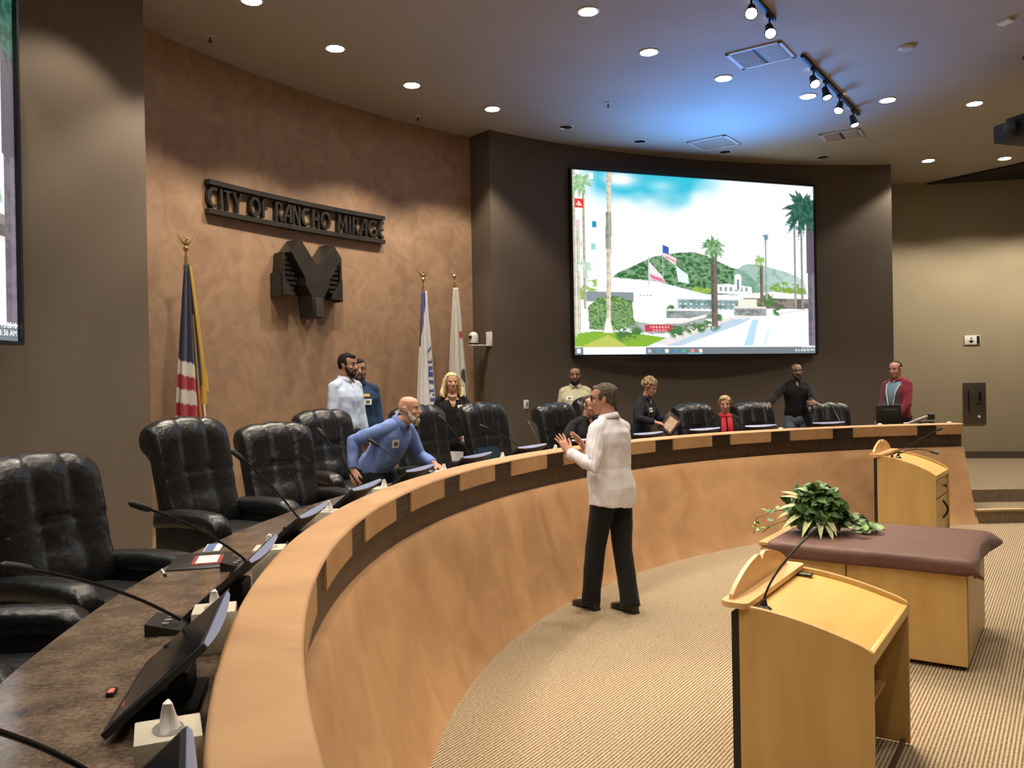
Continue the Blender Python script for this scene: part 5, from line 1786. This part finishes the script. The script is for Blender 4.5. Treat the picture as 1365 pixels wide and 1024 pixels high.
    if beard:
        bmat = hair_mat('beard', *(beardc or hairc))
        bb = MB()
        if beard == 'goatee':
            bb.ellip(Hd((0, .078, -.098)), (.027, .022, .030), HRm, 16, 10)
            bb.ellip(Hd((0, .070, -.120)), (.021, .019, .022), HRm, 14, 10)
            bb.tube([Hd((-.027, .082, -.075)), Hd((-.022, .097, -.048)), Hd((0, .103, -.043)), Hd((.022, .097, -.048)), Hd((.027, .082, -.075))], .007, 8)
        else:
            big = 1.0 if beard == 'full' else .55
            bb.tube([Hd((-.062, .014, -.012)), Hd((-.053, .034, -.055)), Hd((-.038, .056, -.088)), Hd((0, .068, -.102)), Hd((.038, .056, -.088)), Hd((.053, .034, -.055)), Hd((.062, .014, -.012))], [.010, .019 + .005 * big, .022 + .008 * big, .021 + .012 * big, .022 + .008 * big, .019 + .005 * big, .010], 12)
            bb.tube([Hd((-.030, .080, -.075)), Hd((-.024, .094, -.049)), Hd((0, .101, -.043)), Hd((.024, .094, -.049)), Hd((.030, .080, -.075))], [.007, .0075, .007, .0075, .007], 8)
            if beard == 'full':
                bb.ellip(Hd((0, .062, -.130)), (.040, .032, .044), HRm, 16, 10)
        mobj('beard', wrinkle(remesh(bb, .005, 1, .4), .002, 60), bmat, root, ang=0)
    if glasses:
        gl = MB()
        for s in (-1, 1):
            c = (s * .033, .102, .010)
            pts = [Hd((c[0] + .025 * math.cos(2 * PI * i / 16), c[1] - .006 * abs(math.cos(2 * PI * i / 16)), c[2] + .017 * math.sin(2 * PI * i / 16))) for i in range(17)]
            gl.tube(pts, .0032, 6)
            gl.tube([Hd((s * .056, .098, .016)), Hd((s * .076, .06, .016)), Hd((s * .080, -.005, .012))], [.0035, .0035, .003], 6)
        gl.tube([Hd((-.01, .105, .014)), Hd((.01, .105, .014))], .003, 6)
        gl.obj('glasses', 'specs', root, ang=0)
    # shirt
    sh = MB()
    hemz = hem
    f_ = 1.0
    rows = []
    T2 = [r for r in TOR if r[0] > hemz + .02]
    def at_z(z):
        for (z0, a0, b0, y0), (z1, a1, b1, y1) in zip(TOR[:-1], TOR[1:]):
            if z0 <= z <= z1:
                q = (z - z0) / (z1 - z0)
                return (z, a0 + (a1 - a0) * q, b0 + (b1 - b0) * q, y0 + (y1 - y0) * q)
        return TOR[0] if z < TOR[0][0] else TOR[-1]
    untuck = hem < .90
    hz = at_z(max(hemz, .835))
    bottom = (hemz, hz[1] * (1.0 if not untuck else 1.06), hz[2] * (1.0 if not untuck else 1.10), hz[3])
    loose = .016 if not untuck else .024
    if untuck:
        T2 = [at_z(z_) for z_ in (.95, 1.02)] + [r for r in TOR if r[0] > 1.05]
        hz = at_z(.93)
        bottom = (hemz, hz[1] * 1.05, hz[2] * 1.08, hz[3])
    rr = [sect(bottom[0], bottom[1] + loose * .7, bottom[2] + loose * .7, bottom[3])]
    if untuck:
        rr[0] = [p + V((0, 0, .035 * abs(math.cos(2 * PI * i_ / 26)) - .012)) for i_, p in enumerate(rr[0])]
    for z, a, b, y in (T2[:-2] if vneck else T2):
        lo = loose if z < 1.40 else .012
        if untuck and z < 1.05:
            lo += .004
        rr.append(sect(z, a + lo, b + lo, y))
    sh.loft(rr)
    ctop = 1.0
    for s, S, E_, W_ in shirt_l:
        sh.ellip(S, (.062 * sw, .066, .060), None, 16, 10)
        sh.tube([U((s * .05, -.012, 1.452)), U((s * .10, -.01, 1.425)), S], [.058, .068, .062], 16)
        if sleeve == 'long':
            ce = E_.lerp(W_, .94)
            sh.tube([S, S.lerp(E_, .35), S.lerp(E_, .8), E_, E_.lerp(W_, .3), E_.lerp(W_, .7), ce], [.061, .065, .060, .058, .056, .047, .039], 16)
        else:
            sh.tube([S, S.lerp(E_, .4), S.lerp(E_, .72)], [.061, .068, .066], 16)
    if collar and not vneck:
        pass
    sm_ = remesh(sh, .0085 if voxel > .005 else .007, 4, .5)
    wrinkle(sm_, .0105, 10.5, len(label) * .37, .6)
    tmat = cloth_mat(top, topc2) if not isinstance(top, str) else M[top]
    so = mobj('shirt', sm_, tmat, root, ang=0)
    bvh = BVHTree.FromPolygons([v.co.copy() for v in sm_.vertices], [tuple(p.vertices) for p in sm_.polygons])
    def on_front(x, z, push=.003, back=False):
        """point and normal on the shirt front at torso coordinates"""
        p = U((x, 0, z)); f = (U((x, .1, z)) - p).normalized()
        if back:
            f = -f
        hit = bvh.ray_cast(p + f * .6, -f)
        if hit[0] is None:
            return p + f * .13, f
        return hit[0] + f * push, hit[1]
    if collar and not vneck:
        cb = MB()
        n = 22
        inner, outer, low = [], [], []
        for i in range(n + 1):
            a = PI / 2 + .30 + (2 * PI - .60) * i / n
            cx, sx = math.cos(a), math.sin(a)
            q = abs(i / n - .5) * 2
            rt = .066
            inner.append(U((rt * cx, -.006 + rt * 1.02 * sx, 1.528 - .030 * q)) + V((0, neckfwd * .4, 0)))
            outer.append(U((rt * 1.10 * cx, -.006 + rt * 1.12 * sx, 1.531 - .030 * q)) + V((0, neckfwd * .4, 0)))
            low.append(U(((.090 + .004 * q) * cx, -.008 + (.088 + .022 * q ** 3) * sx, 1.488 - .040 * q ** 2)))
        a1, b1, c1 = cb.ring(inner), cb.ring(outer), cb.ring(low)
        cb.skin([a1, b1, c1], closed=False)
        co_ = cb.obj('collar', tmat, so, ang=0)
        sd_ = co_.modifiers.new('s', 'SOLIDIFY'); sd_.thickness = .006; sd_.offset = 0
    if collar and not vneck and vopen:
        vb = MB(); rows_ = []
        for i in range(7):
            q = i / 6
            rows_.append(vb.ring([on_front(s_x * (.030 * (1 - q) + .002), 1.478 - vopen * q, .0035)[0] for s_x in np.linspace(-1, 1, 5)]))
        vb.skin(rows_, closed=False)
        vo = vb.obj('open_collar', skin_mat(skin), so, ang=0)
        vs_ = vo.modifiers.new('s', 'SOLIDIFY'); vs_.thickness = .003
    if placket and not vneck:
        pm_ = MB(); pts = []
        for i in range(16):
            z = 1.44 - (1.44 - max(hem + .02, .96)) * i / 15
            pts.append(on_front(0, z, .001)[0])
        pm_.tube(pts, .016, 8, flat=(.22, 1), up=(0, 1, 0)).obj('placket', tmat, so, ang=0)
    if badge:
        bx, bz_, bw_, bh_ = badge
        p, nn = on_front(bx, bz_, .004)
        q = nn.to_track_quat('Y', 'Z').to_matrix().to_4x4()
        bo_ = MB().box((0, 0, 0), (bw_, .004, bh_), mtx=Matrix.Translation(p) @ q).obj('name_badge', 'badge', root, smooth=False)
        MB().box((0, .003, 0), (bw_ * .5, .003, bh_ * .45), mtx=Matrix.Translation(p) @ q).obj('badge_print', 'badgeprint', bo_, smooth=False)
    # trousers
    tr = MB()
    wz = max(hem + .03, .97) if not untuck else 1.0
    rr = [sect(z, a + .012, b + .012, y) for z, a, b, y in TOR if z < wz - .01] + [sect(wz, at_z(wz)[1] + .008, at_z(wz)[2] + .008, at_z(wz)[3])]
    if not sit:
        tr.loft(rr)
    else:
        tr.loft(rr); tr.ellip((0, .03, .53), (.185 * fw, .15, .10), None, 20, 12)
    for s, Hp, Kn, An, fd in lg:
        ce = Kn.lerp(An, 1.10)
        tr.tube([Hp + V((0, 0, .03)), Hp.lerp(Kn, .2), Hp.lerp(Kn, .6), Kn, Kn.lerp(An, .35), Kn.lerp(An, .75), ce], [.096 * fw ** .5, .099 * fw ** .5, .090, .080, .077, .075, .078], 18)
    tm_ = wrinkle(remesh(tr, .0095 if voxel > .005 else .008, 4, .5), .006, 8.0, 4.4, .45)
    mobj('trousers', tm_, cloth_mat(legs), root, ang=0)
    # shoes
    for s, Hp, Kn, An, fd in lg:
        sd = V((fd.y, -fd.x, 0))
        o_ = V((An.x, An.y, 0))
        shb = MB()
        rings = []
        for t, hw, z0, z1 in ((-.075, .020, .012, .060), (-.068, .032, .0, .085), (-.03, .036, .0, .105), (.02, .038, .0, .100), (.07, .043, .0, .072), (.13, .048, .0, .055), (.175, .042, .003, .045), (.20, .026, .008, .036), (.207, .010, .012, .028)):
            c = o_ + fd * t
            rg = []
            for i in range(16):
                a = 2 * PI * i / 16
                ca, sa = math.cos(a), math.sin(a)
                rg.append(c + sd * hw * math.copysign(abs(ca) ** .7, ca) + V((0, 0, (z0 + z1) / 2 + (z1 - z0) / 2 * math.copysign(abs(sa) ** .7, sa))))
            rings.append(rg)
        shb.loft(rings)
        sho = shb.obj('shoe', shoec, root, ang=0)
        hl = MB()
        hl.loft([[o_ + fd * (t_ * .034 - .040) * 1.0 + sd * w_ * .030 + V((0, 0, z_)) for t_, w_ in ((-1, -1), (1, -1), (1, 1), (-1, 1))] for z_ in (0.001, .022)])
        hl.obj('heel', 'black', sho, smooth=False)
    ctx = dict(root=root, U=U, Hd=Hd, HR=HR, on_front=on_front, arms=shirt_l, wr=wr, shirt=so, tmat=tmat, bvh=bvh, sect=sect, at_z=at_z, TOR=TOR)
    if extra:
        extra(ctx)
    return ctx


LIGHT = (.56, .30, .20); OLIVE = (.40, .215, .13); BROWN = (.33, .18, .11); RUDDY = (.58, .29, .20)
PXY = lambda px, R: None


def pr(R, th, z=PLAT):
    return pol(R, th, z)
def frame_of(loc, face, h):
    k = h / 1.75
    R_ = Matrix.Rotation(rz_dir(*face), 3, 'Z').inverted()
    def W(x, y, z):
        return (R_ @ (V((x, y, z)) - V(loc))) / k
    def D(x, y, z):
        return R_ @ V((x, y, z))
    return W, D


# the man in the white shirt, gesturing in front of the dais
P7 = V((.80, 6.885, 0)); F7 = (-.72, .70); H7 = 1.83
W, D = frame_of(P7, F7, H7)
fl = W(.615, 6.865, 0); fr = W(.915, 6.755, 0)
dfl = D(-.6, .8, 0); dfr = D(-.55, .83, 0)
def hero(ctx):
    # loose shirt tail, cuffs and a belt loop seen from behind
    for s, S, E_, W_ in ctx['arms']:
        MB().tube([E_.lerp(W_, .80), E_.lerp(W_, .96)], [.044, .041], 18).obj('cuff', ctx['tmat'], ctx['shirt'])
M['hero_shirt'] = mat('white_check_shirt', (.82, .79, .83), .85, c2=(.88, .86, .89), scale=5, bump=.10, bscale=22, spec=.25)
def check_nodes():
    m = M['hero_shirt']; nt = m.node_tree; b = nt.nodes['Principled BSDF']; L = nt.links
    old = b.inputs['Base Color'].links[0].from_socket
    tc = nt.nodes.new('ShaderNodeTexCoord')
    sp = nt.nodes.new('ShaderNodeSeparateXYZ'); L.new(tc.outputs['Object'], sp.inputs[0])
    outs = []
    at = nt.nodes.new('ShaderNodeMath'); at.operation = 'ARCTAN2'
    L.new(sp.outputs['X'], at.inputs[0]); L.new(sp.outputs['Y'], at.inputs[1])
    for ax, per in (('X', .10), ('Z', .016)):
        m1 = nt.nodes.new('ShaderNodeMath'); m1.operation = 'MULTIPLY'; m1.inputs[1].default_value = 2 * PI / per
        L.new(at.outputs[0] if ax == 'X' else sp.outputs[ax], m1.inputs[0])
        m2 = nt.nodes.new('ShaderNodeMath'); m2.operation = 'SINE'; L.new(m1.outputs[0], m2.inputs[0])
        m3 = nt.nodes.new('ShaderNodeMath'); m3.operation = 'GREATER_THAN'; m3.inputs[1].default_value = .80; L.new(m2.outputs[0], m3.inputs[0])
        outs.append(m3)
    a = nt.nodes.new('ShaderNodeMath'); a.operation = 'MAXIMUM'; L.new(outs[0].outputs[0], a.inputs[0]); L.new(outs[1].outputs[0], a.inputs[1])
    k = nt.nodes.new('ShaderNodeMath'); k.operation = 'MULTIPLY'; k.inputs[1].default_value = .38; L.new(a.outputs[0], k.inputs[0])
    mx = nt.nodes.new('ShaderNodeMix'); mx.data_type = 'RGBA'
    mx.inputs['B'].default_value = (.40, .34, .46, 1)
    L.new(k.outputs[0], mx.inputs['Factor']); L.new(old, mx.inputs['A'])
    L.new(mx.outputs['Result'], b.inputs['Base Color'])
check_nodes()
person('man in untucked white checked shirt gesturing with both hands on the carpet', P7, F7, H7, lean=.05, fat=1.05, belly=.012, hyaw=.50, hpitch=.06,
       armL=dict(w=W(.445, 6.80, 1.285), pole=D(.7, -.9, -.9), d=D(-.42, .25, .85), n=D(-.65, .75, .2), t=D(.7, .75, .3), curl=.22, spread=.26, thumb=1.0),
       armR=dict(w=W(.600, 7.10, 1.295), pole=D(.9, -.1, -1), d=D(-.55, .25, .72), n=D(-.55, -.25, -.35), t=D(.1, -.75, .65), curl=.20, spread=.16, thumb=1.0),
       skin=RUDDY, hair='short', hairc=((.045, .034, .026), (.15, .118, .09)), top='hero_shirt', legs=(.0085, .0085, .009), hem=.80, glasses=True,
       feet={-1: (fl.x, fl.y, math.atan2(-dfl.x, dfl.y)), 1: (fr.x, fr.y, math.atan2(-dfr.x, dfr.y))}, voxel=.0048, extra=hero, placket=False)

# bald man leaning over in the blue shirt
P3 = V((-1.33, 8.02, PLAT)); F3 = (.92, -.38); H3 = 1.80
W, D = frame_of(P3, F3, H3)
person('bald bearded man in a blue shirt leaning forward over the worktop', P3, F3, H3, lean=.60, crouch=.25, fat=1.04, belly=.02, hpitch=.02, hyaw=.10, neckfwd=.035, twist=-.15, feet={1: (.13, .02, -.15), -1: (-.13, .10, .15)},
       armR=dict(w=W(-1.465, 7.66, 1.085), pole=D(-.95, .1, .45), d=D(.25, -.35, -.75), n=D(.5, .2, -.8), t=D(.6, .6, .1), curl=.75, spread=.1, thumb=.5),
       armL=dict(w=W(-.745, 7.98, 1.10), pole=D(-.3, .8, -.2), d=D(.75, -.45, -.45), n=D(.1, 0, -1), t=D(-.4, -.8, 0), curl=.5),
       skin=(.62, .33, .23), hair='none', hairc=((.30, .24, .17), (.42, .35, .26)), beard='short', beardc=((.42, .37, .30), (.62, .56, .48)), top=(.16, .24, .56), topc2=(.20, .29, .62), legs=(.012, .013, .02),
       badge=(.10, 1.33, .07, .075), extra=lambda c: (lambda bm_: mobj('goatee', remesh(bm_, .005, 1, .4), hair_mat('goatee', (.45, .33, .19), (.60, .47, .30)), c['root'], ang=0))(
           MB().ellip(c['Hd']((0, .080, -.102)), (.028, .024, .034), c['HR'], 16, 10).ellip(c['Hd']((0, .072, -.128)), (.022, .020, .024), c['HR'], 14, 10)))

# dark haired man in the light blue shirt, and the man behind him
P1 = V((-1.89, 9.60, PLAT)); F1 = (.86, -.52); H1 = 1.88
person('dark haired bearded man in a light blue shirt standing behind the chairs', P1, F1, H1, fat=1.04, hyaw=.16, hpitch=.10,
       skin=(.46, .24, .155), hair='short', hairc=((.006, .005, .005), (.016, .013, .011)), beard='short', top=(.50, .60, .80), topc2=(.57, .66, .84), legs=(.03, .035, .06))
P2 = V((-1.83, 10.06, PLAT)); F2 = (.28, -.96); H2 = 1.825
person('dark bearded man in a navy shirt with a gold patch, behind another man', P2, F2, H2, fat=1.10, hyaw=.05, hpitch=.05, skin=(.40, .22, .15), hair='short',
       hairc=((.012, .010, .009), (.03, .025, .022)), beard='full', beardc=((.035, .03, .027), (.09, .08, .07)), top=(.012, .035, .085), topc2=(.016, .045, .10), legs=(.02, .02, .025),
       badge=(-.085, 1.27, .085, .065),
       extra=lambda c: (lambda p, n: MB().box((0, 0, 0), (.10, .004, .035), mtx=Matrix.Translation(p) @ n.to_track_quat('Y', 'Z').to_matrix().to_4x4()).obj('shirt_patch', 'goldfringe', c['root'], smooth=False))(*c['on_front'](-.06, 1.345, .004)))

# blonde woman in black
P4 = V((-.715, 9.935, PLAT)); F4 = (.22, -.97); H4 = 1.645
W, D = frame_of(P4, F4, H4)
def blonde(c):
    ch = MB()
    rings = []
    for i in range(9):
        q = i / 8
        z = 1.475 - .155 * q
        hw = .062 * (1 - q) ** .8 + .004
        row = []
        for s in np.linspace(-1, 1, 9):
            row.append(c['on_front'](s * hw, z, .003)[0])
        rings.append(ch.ring(row))
    ch.skin(rings, closed=False)
    o = ch.obj('neckline', skin_mat(LIGHT), c['root'], ang=0)
    sd = o.modifiers.new('s', 'SOLIDIFY'); sd.thickness = .003
person('smiling blonde woman in a black top standing behind the chairs under the white flags', P4, F4, H4, female=True, hpitch=.04, hyaw=.06, skin=LIGHT, hair='longblonde', hairc=((.50, .36, .17), (.78, .64, .40)),
       top=(.007, .007, .008), topc2=(.010, .010, .011), legs=(.015, .015, .018), collar=False, vneck=True, placket=False, badge=(-.095, 1.325, .085, .055),
       armR=dict(w=(.22, .12, .93), pole=(.6, -1, 0), d=(-.2, .35, -.9), n=(-1, 0, 0), t=(0, 1, .2), curl=.6),
       armL=dict(w=(-.17, .22, .97), pole=(-.8, -.8, 0), d=(.55, .5, -.5), n=(.4, -.3, -.8), t=(.3, .6, .6), curl=.6), extra=blonde)
hp = P4 + V((.02, -.27, .62))
t = tag(MB().box((0, 0, 0), (.15, .003, .21)).obj('sheet_of_paper', 'paper', smooth=False), 'white sheet of paper held low by the blonde woman between two chairs', 'paper')
t.location = P4 + V((.065, -.285, .64)); t.rotation_euler = (-.15, .05, .1)

# man in the khaki shirt
P5 = V((.877, 11.70, PLAT)); F5 = (-.05, -1)
person('man in a khaki collared shirt standing against the brown wall below the screen', P5, F5, 1.715, fat=1.12, belly=.02, skin=BROWN, hair='crop', hairc=((.01, .008, .008), (.02, .016, .014)), hyaw=-.05, hpitch=.06,
       beard='short', top=(.50, .48, .31), topc2=(.55, .53, .36), legs=(.03, .03, .035), badge=(.085, 1.315, .085, .060), sleeve='short')
# seated man in black
P6 = V((.855, 10.16, PLAT)); F6 = (.42, -.91)
person('seated man in a black shirt looking down, partly behind the man in white', P6, F6, 1.76, sit=True, lean=.20, fat=1.10, hpitch=.22, hyaw=.12, skin=(.60, .33, .24), hair='thin', hairc=((.045, .026, .016), (.09, .055, .035)),
       top=(.012, .012, .013), topc2=(.016, .016, .017), legs=(.02, .02, .022), badge=(-.06, 1.25, .075, .04),
       armR=dict(w=(.20, .36, .78), pole=(.8, -.6, -.3), d=(-.3, .9, -.1), n=(0, 0, -1), t=(-1, 0, 0), curl=.4), armL=dict(w=(-.16, .38, .78), pole=(-.8, -.6, -.3), d=(.4, .9, -.1), n=(0, 0, -1), t=(1, 0, 0), curl=.4))
# woman with curly hair
P8 = V((1.64, 10.86, PLAT)); F8 = (.80, -.60); H8 = 1.545
W, D = frame_of(P8, F8, H8)
def curly(c):
    st = [c['on_front'](.10, z, .006)[0] for z in (1.44, 1.38, 1.30, 1.22, 1.14)]
    MB().tube(st, .006, 8).obj('necklace', 'brass', c['root'])
person('woman with curly blonde hair in a dark navy jacket looking down at a framed picture', P8, F8, H8, female=True, lean=.20, hpitch=.34, hyaw=-.05, skin=LIGHT, hair='curly', hairc=((.16, .10, .05), (.42, .30, .16)), fat=1.10,
       top=(.009, .010, .018), topc2=(.013, .014, .024), legs=(.02, .02, .025), badge=(.05, 1.33, .075, .06), placket=False,
       armR=dict(w=W(1.78, 10.47, 1.325), pole=D(-.6, -.5, -.8), d=D(.85, -.1, -.2), n=D(.2, .3, -.9), t=D(.2, .8, .3), curl=.75), armL=dict(w=W(2.00, 10.72, 1.36), pole=D(-.3, 1, -.6), d=D(.4, -.5, -.3), n=D(-.2, -.4, -.8), t=D(-.6, -.3, .5), curl=.6), extra=curly)
t = thing('framed_certificate', 'black framed certificate tilted up in the hands of the woman with curly hair', 'frame', (1.955, 10.46, 1.30), -.35)
t.scale = (.82, .82, .82)
t.rotation_euler = (-.25, .62, -.35)
MB().box((0, 0, 0), (.25, .02, .32), bev=.004).obj('frame', 'frame_black', t)
MB().box((0, -.0115, 0), (.19, .003, .26)).obj('mat_board', 'cloth_brown', t, smooth=False)
M['photo'] = mat('photo_print', (.62, .38, .26), .4, c2=(.80, .62, .48), scale=12)
MB().box((0, -.0135, .0), (.14, .003, .20)).obj('print', 'photo', t, smooth=False)
t = thing('handbag', 'small tan bag lying on the worktop below the woman with curly hair', 'bag', pol(7.56, .822, WORK), rz_out(.8))
M['tanbag'] = mat('tan_leather', (.45, .27, .15), .55, c2=(.55, .36, .22), scale=12)
MB().ellip((0, 0, .125), (.15, .08, .125), nu=24, nv=14, e=.6, e2=.7).obj('pouch', 'tanbag', t)
MB().tube([(-.10, 0, .22), (-.05, .03, .27), (.05, .03, .27), (.10, 0, .22)], .009, 8).obj('strap', 'tanbag', t)
# seated woman with the red scarf
P9 = V((2.86, 11.35, PLAT)); F9 = (-.10, -1)
M['scarf'] = mat('red_scarf', (.50, .012, .02), .8, c2=(.62, .02, .03), scale=10, bump=.2, bscale=30)
def scarf(c):
    U = c['U']; m = MB()
    m.tube([U((.075 * math.cos(a), -.005 + .085 * math.sin(a), 1.475 - .012 * math.sin(a))) for a in np.linspace(0, 2 * PI, 22)], .026, 12)
    for s, dx in ((1, .035), (-1, .045)):
        pts = [c['on_front'](s * dx * (1 + .4 * q), 1.45 - .34 * q, .012)[0] for q in np.linspace(0, 1, 9)]
        m.tube(pts, .036, 10, flat=(.4, 1), up=(0, 1, 0))
    m.obj('scarf', 'scarf', c['root'])
person('seated woman with short blonde hair, a black cardigan and a bright red scarf', P9, F9, 1.66, sit=True, female=True, fat=1.12, hpitch=.12, hyaw=-.12, skin=LIGHT, hair='bobblonde', hairc=((.36, .24, .11), (.62, .46, .25)),
       top=(.010, .010, .011), topc2=(.014, .014, .015), legs=(.02, .02, .022), collar=False, placket=False, extra=scarf)
# man in the black sweater with a hand on a chair
P10 = V((4.285, 12.72, PLAT)); F10 = (-.08, -1); H10 = 1.725
W, D = frame_of(P10, F10, H10)
def phone(c):
    p = c['wr'][-1] + V((.06, .05, .06))
    MB().box((0, 0, 0), (.07, .05, .10), bev=.01, mtx=Matrix.Translation(p)).obj('cup', 'black', c['root'])
person('man in a black sweater and glasses resting one hand on a chair', P10, F10, H10, fat=1.03, skin=(.34, .19, .12), hair='crop', hairc=((.02, .018, .017), (.05, .045, .04)), beard='short', hyaw=.08, hpitch=.05, glasses=True,
       top=(.006, .006, .007), topc2=(.009, .009, .010), legs=(.20, .24, .30), placket=False,
       armR=dict(w=W(3.66, 12.28, 1.40), pole=D(-.5, .6, -.6), d=D(-.55, -.55, -.35), n=D(-.2, -.3, -1), t=D(.5, -.7, 0), curl=.45, spread=.3),
       armL=dict(w=W(4.40, 12.20, 1.46), pole=D(.9, .5, -.9), d=D(-.85, -.4, .1), n=D(-.3, .8, -.2), t=D(0, -.2, 1), curl=.8))
# man in the maroon hooded top
P11 = V((5.53, 12.10, PLAT)); F11 = (-.86, -.52)
M['maroon'] = mat('maroon_fleece', (.19, .012, .025), .9, c2=(.24, .018, .034), scale=9, bump=.15, bscale=30, sheen=.2)
M['greyknit'] = mat('grey_knit', (.055, .060, .068), .9, c2=(.075, .08, .09), scale=9, bump=.1, bscale=40)
M['denim'] = mat('denim_shirt', (.16, .25, .36), .85, c2=(.22, .32, .44), scale=9)
def hoodie(c):
    U = c['U']; of = c['on_front']
    g = MB()
    for s in (1, -1):
        rows = []
        for q in np.linspace(0, 1, 14):
            z = 1.42 - .50 * q
            x0 = .028 + .075 * max(0, 1 - q * 1.5)
            rows.append(g.ring([of(s * x, z, .006)[0] for x in np.linspace(x0 - .02 if q > .7 else x0, .125, 7)]))
        g.skin(rows, closed=False)
    o = g.obj('grey_front', 'greyknit', c['root'], ang=0)
    sd = o.modifiers.new('s', 'SOLIDIFY'); sd.thickness = .006
    z_ = MB()
    for s in (1, -1):
        pts = [of(s * (.028 + .075 * max(0, 1 - q * 1.5)), 1.42 - .50 * q, .008)[0] for q in np.linspace(0, 1, 14)]
        z_.tube(pts, .009, 8)
    z_.obj('zip_edge', 'white', c['root'])
    i_ = MB(); rows = []
    for q in np.linspace(0, 1, 10):
        z = 1.45 - .33 * q
        hw = .03 + .075 * max(0, 1 - q * 1.2)
        rows.append(i_.ring([of(x, z, .004)[0] for x in np.linspace(-hw, hw, 7)]))
    i_.skin(rows, closed=False)
    o = i_.obj('denim_shirt', 'denim', c['root'], ang=0)
    sd = o.modifiers.new('s', 'SOLIDIFY'); sd.thickness = .003
    h_ = MB()
    h_.tube([U((.075, .03, 1.485)), U((.10, -.05, 1.475)), U((.07, -.12, 1.445)), U((0, -.155, 1.42)), U((-.07, -.12, 1.445)), U((-.10, -.05, 1.475)), U((-.075, .03, 1.485))], [.018, .034, .046, .055, .046, .034, .018], 14)
    mobj('hood', wrinkle(remesh(h_, .008, 3), .006, 14), 'maroon', c['root'], ang=0)
person('man in a maroon hooded top standing at the far right end of the dais', P11, F11, 1.735, fat=1.12, belly=.012, hpitch=.20, hyaw=.05, skin=(.58, .31, .22), hair='thin', hairc=((.035, .020, .013), (.07, .042, .028)),
       top='maroon', legs=(.03, .035, .05), placket=False, extra=hoodie,
       armR=dict(w=(.08, .30, .90), pole=(.5, -.9, -.3), d=(-.2, .9, -.3), n=(-.3, 0, -1), t=(-.8, .2, 0), curl=.5), armL=dict(w=(-.17, .30, .96), pole=(-.8, -.8, -.2), d=(.2, .9, -.3), n=(.3, 0, -1), t=(.8, .2, 0), curl=.5))
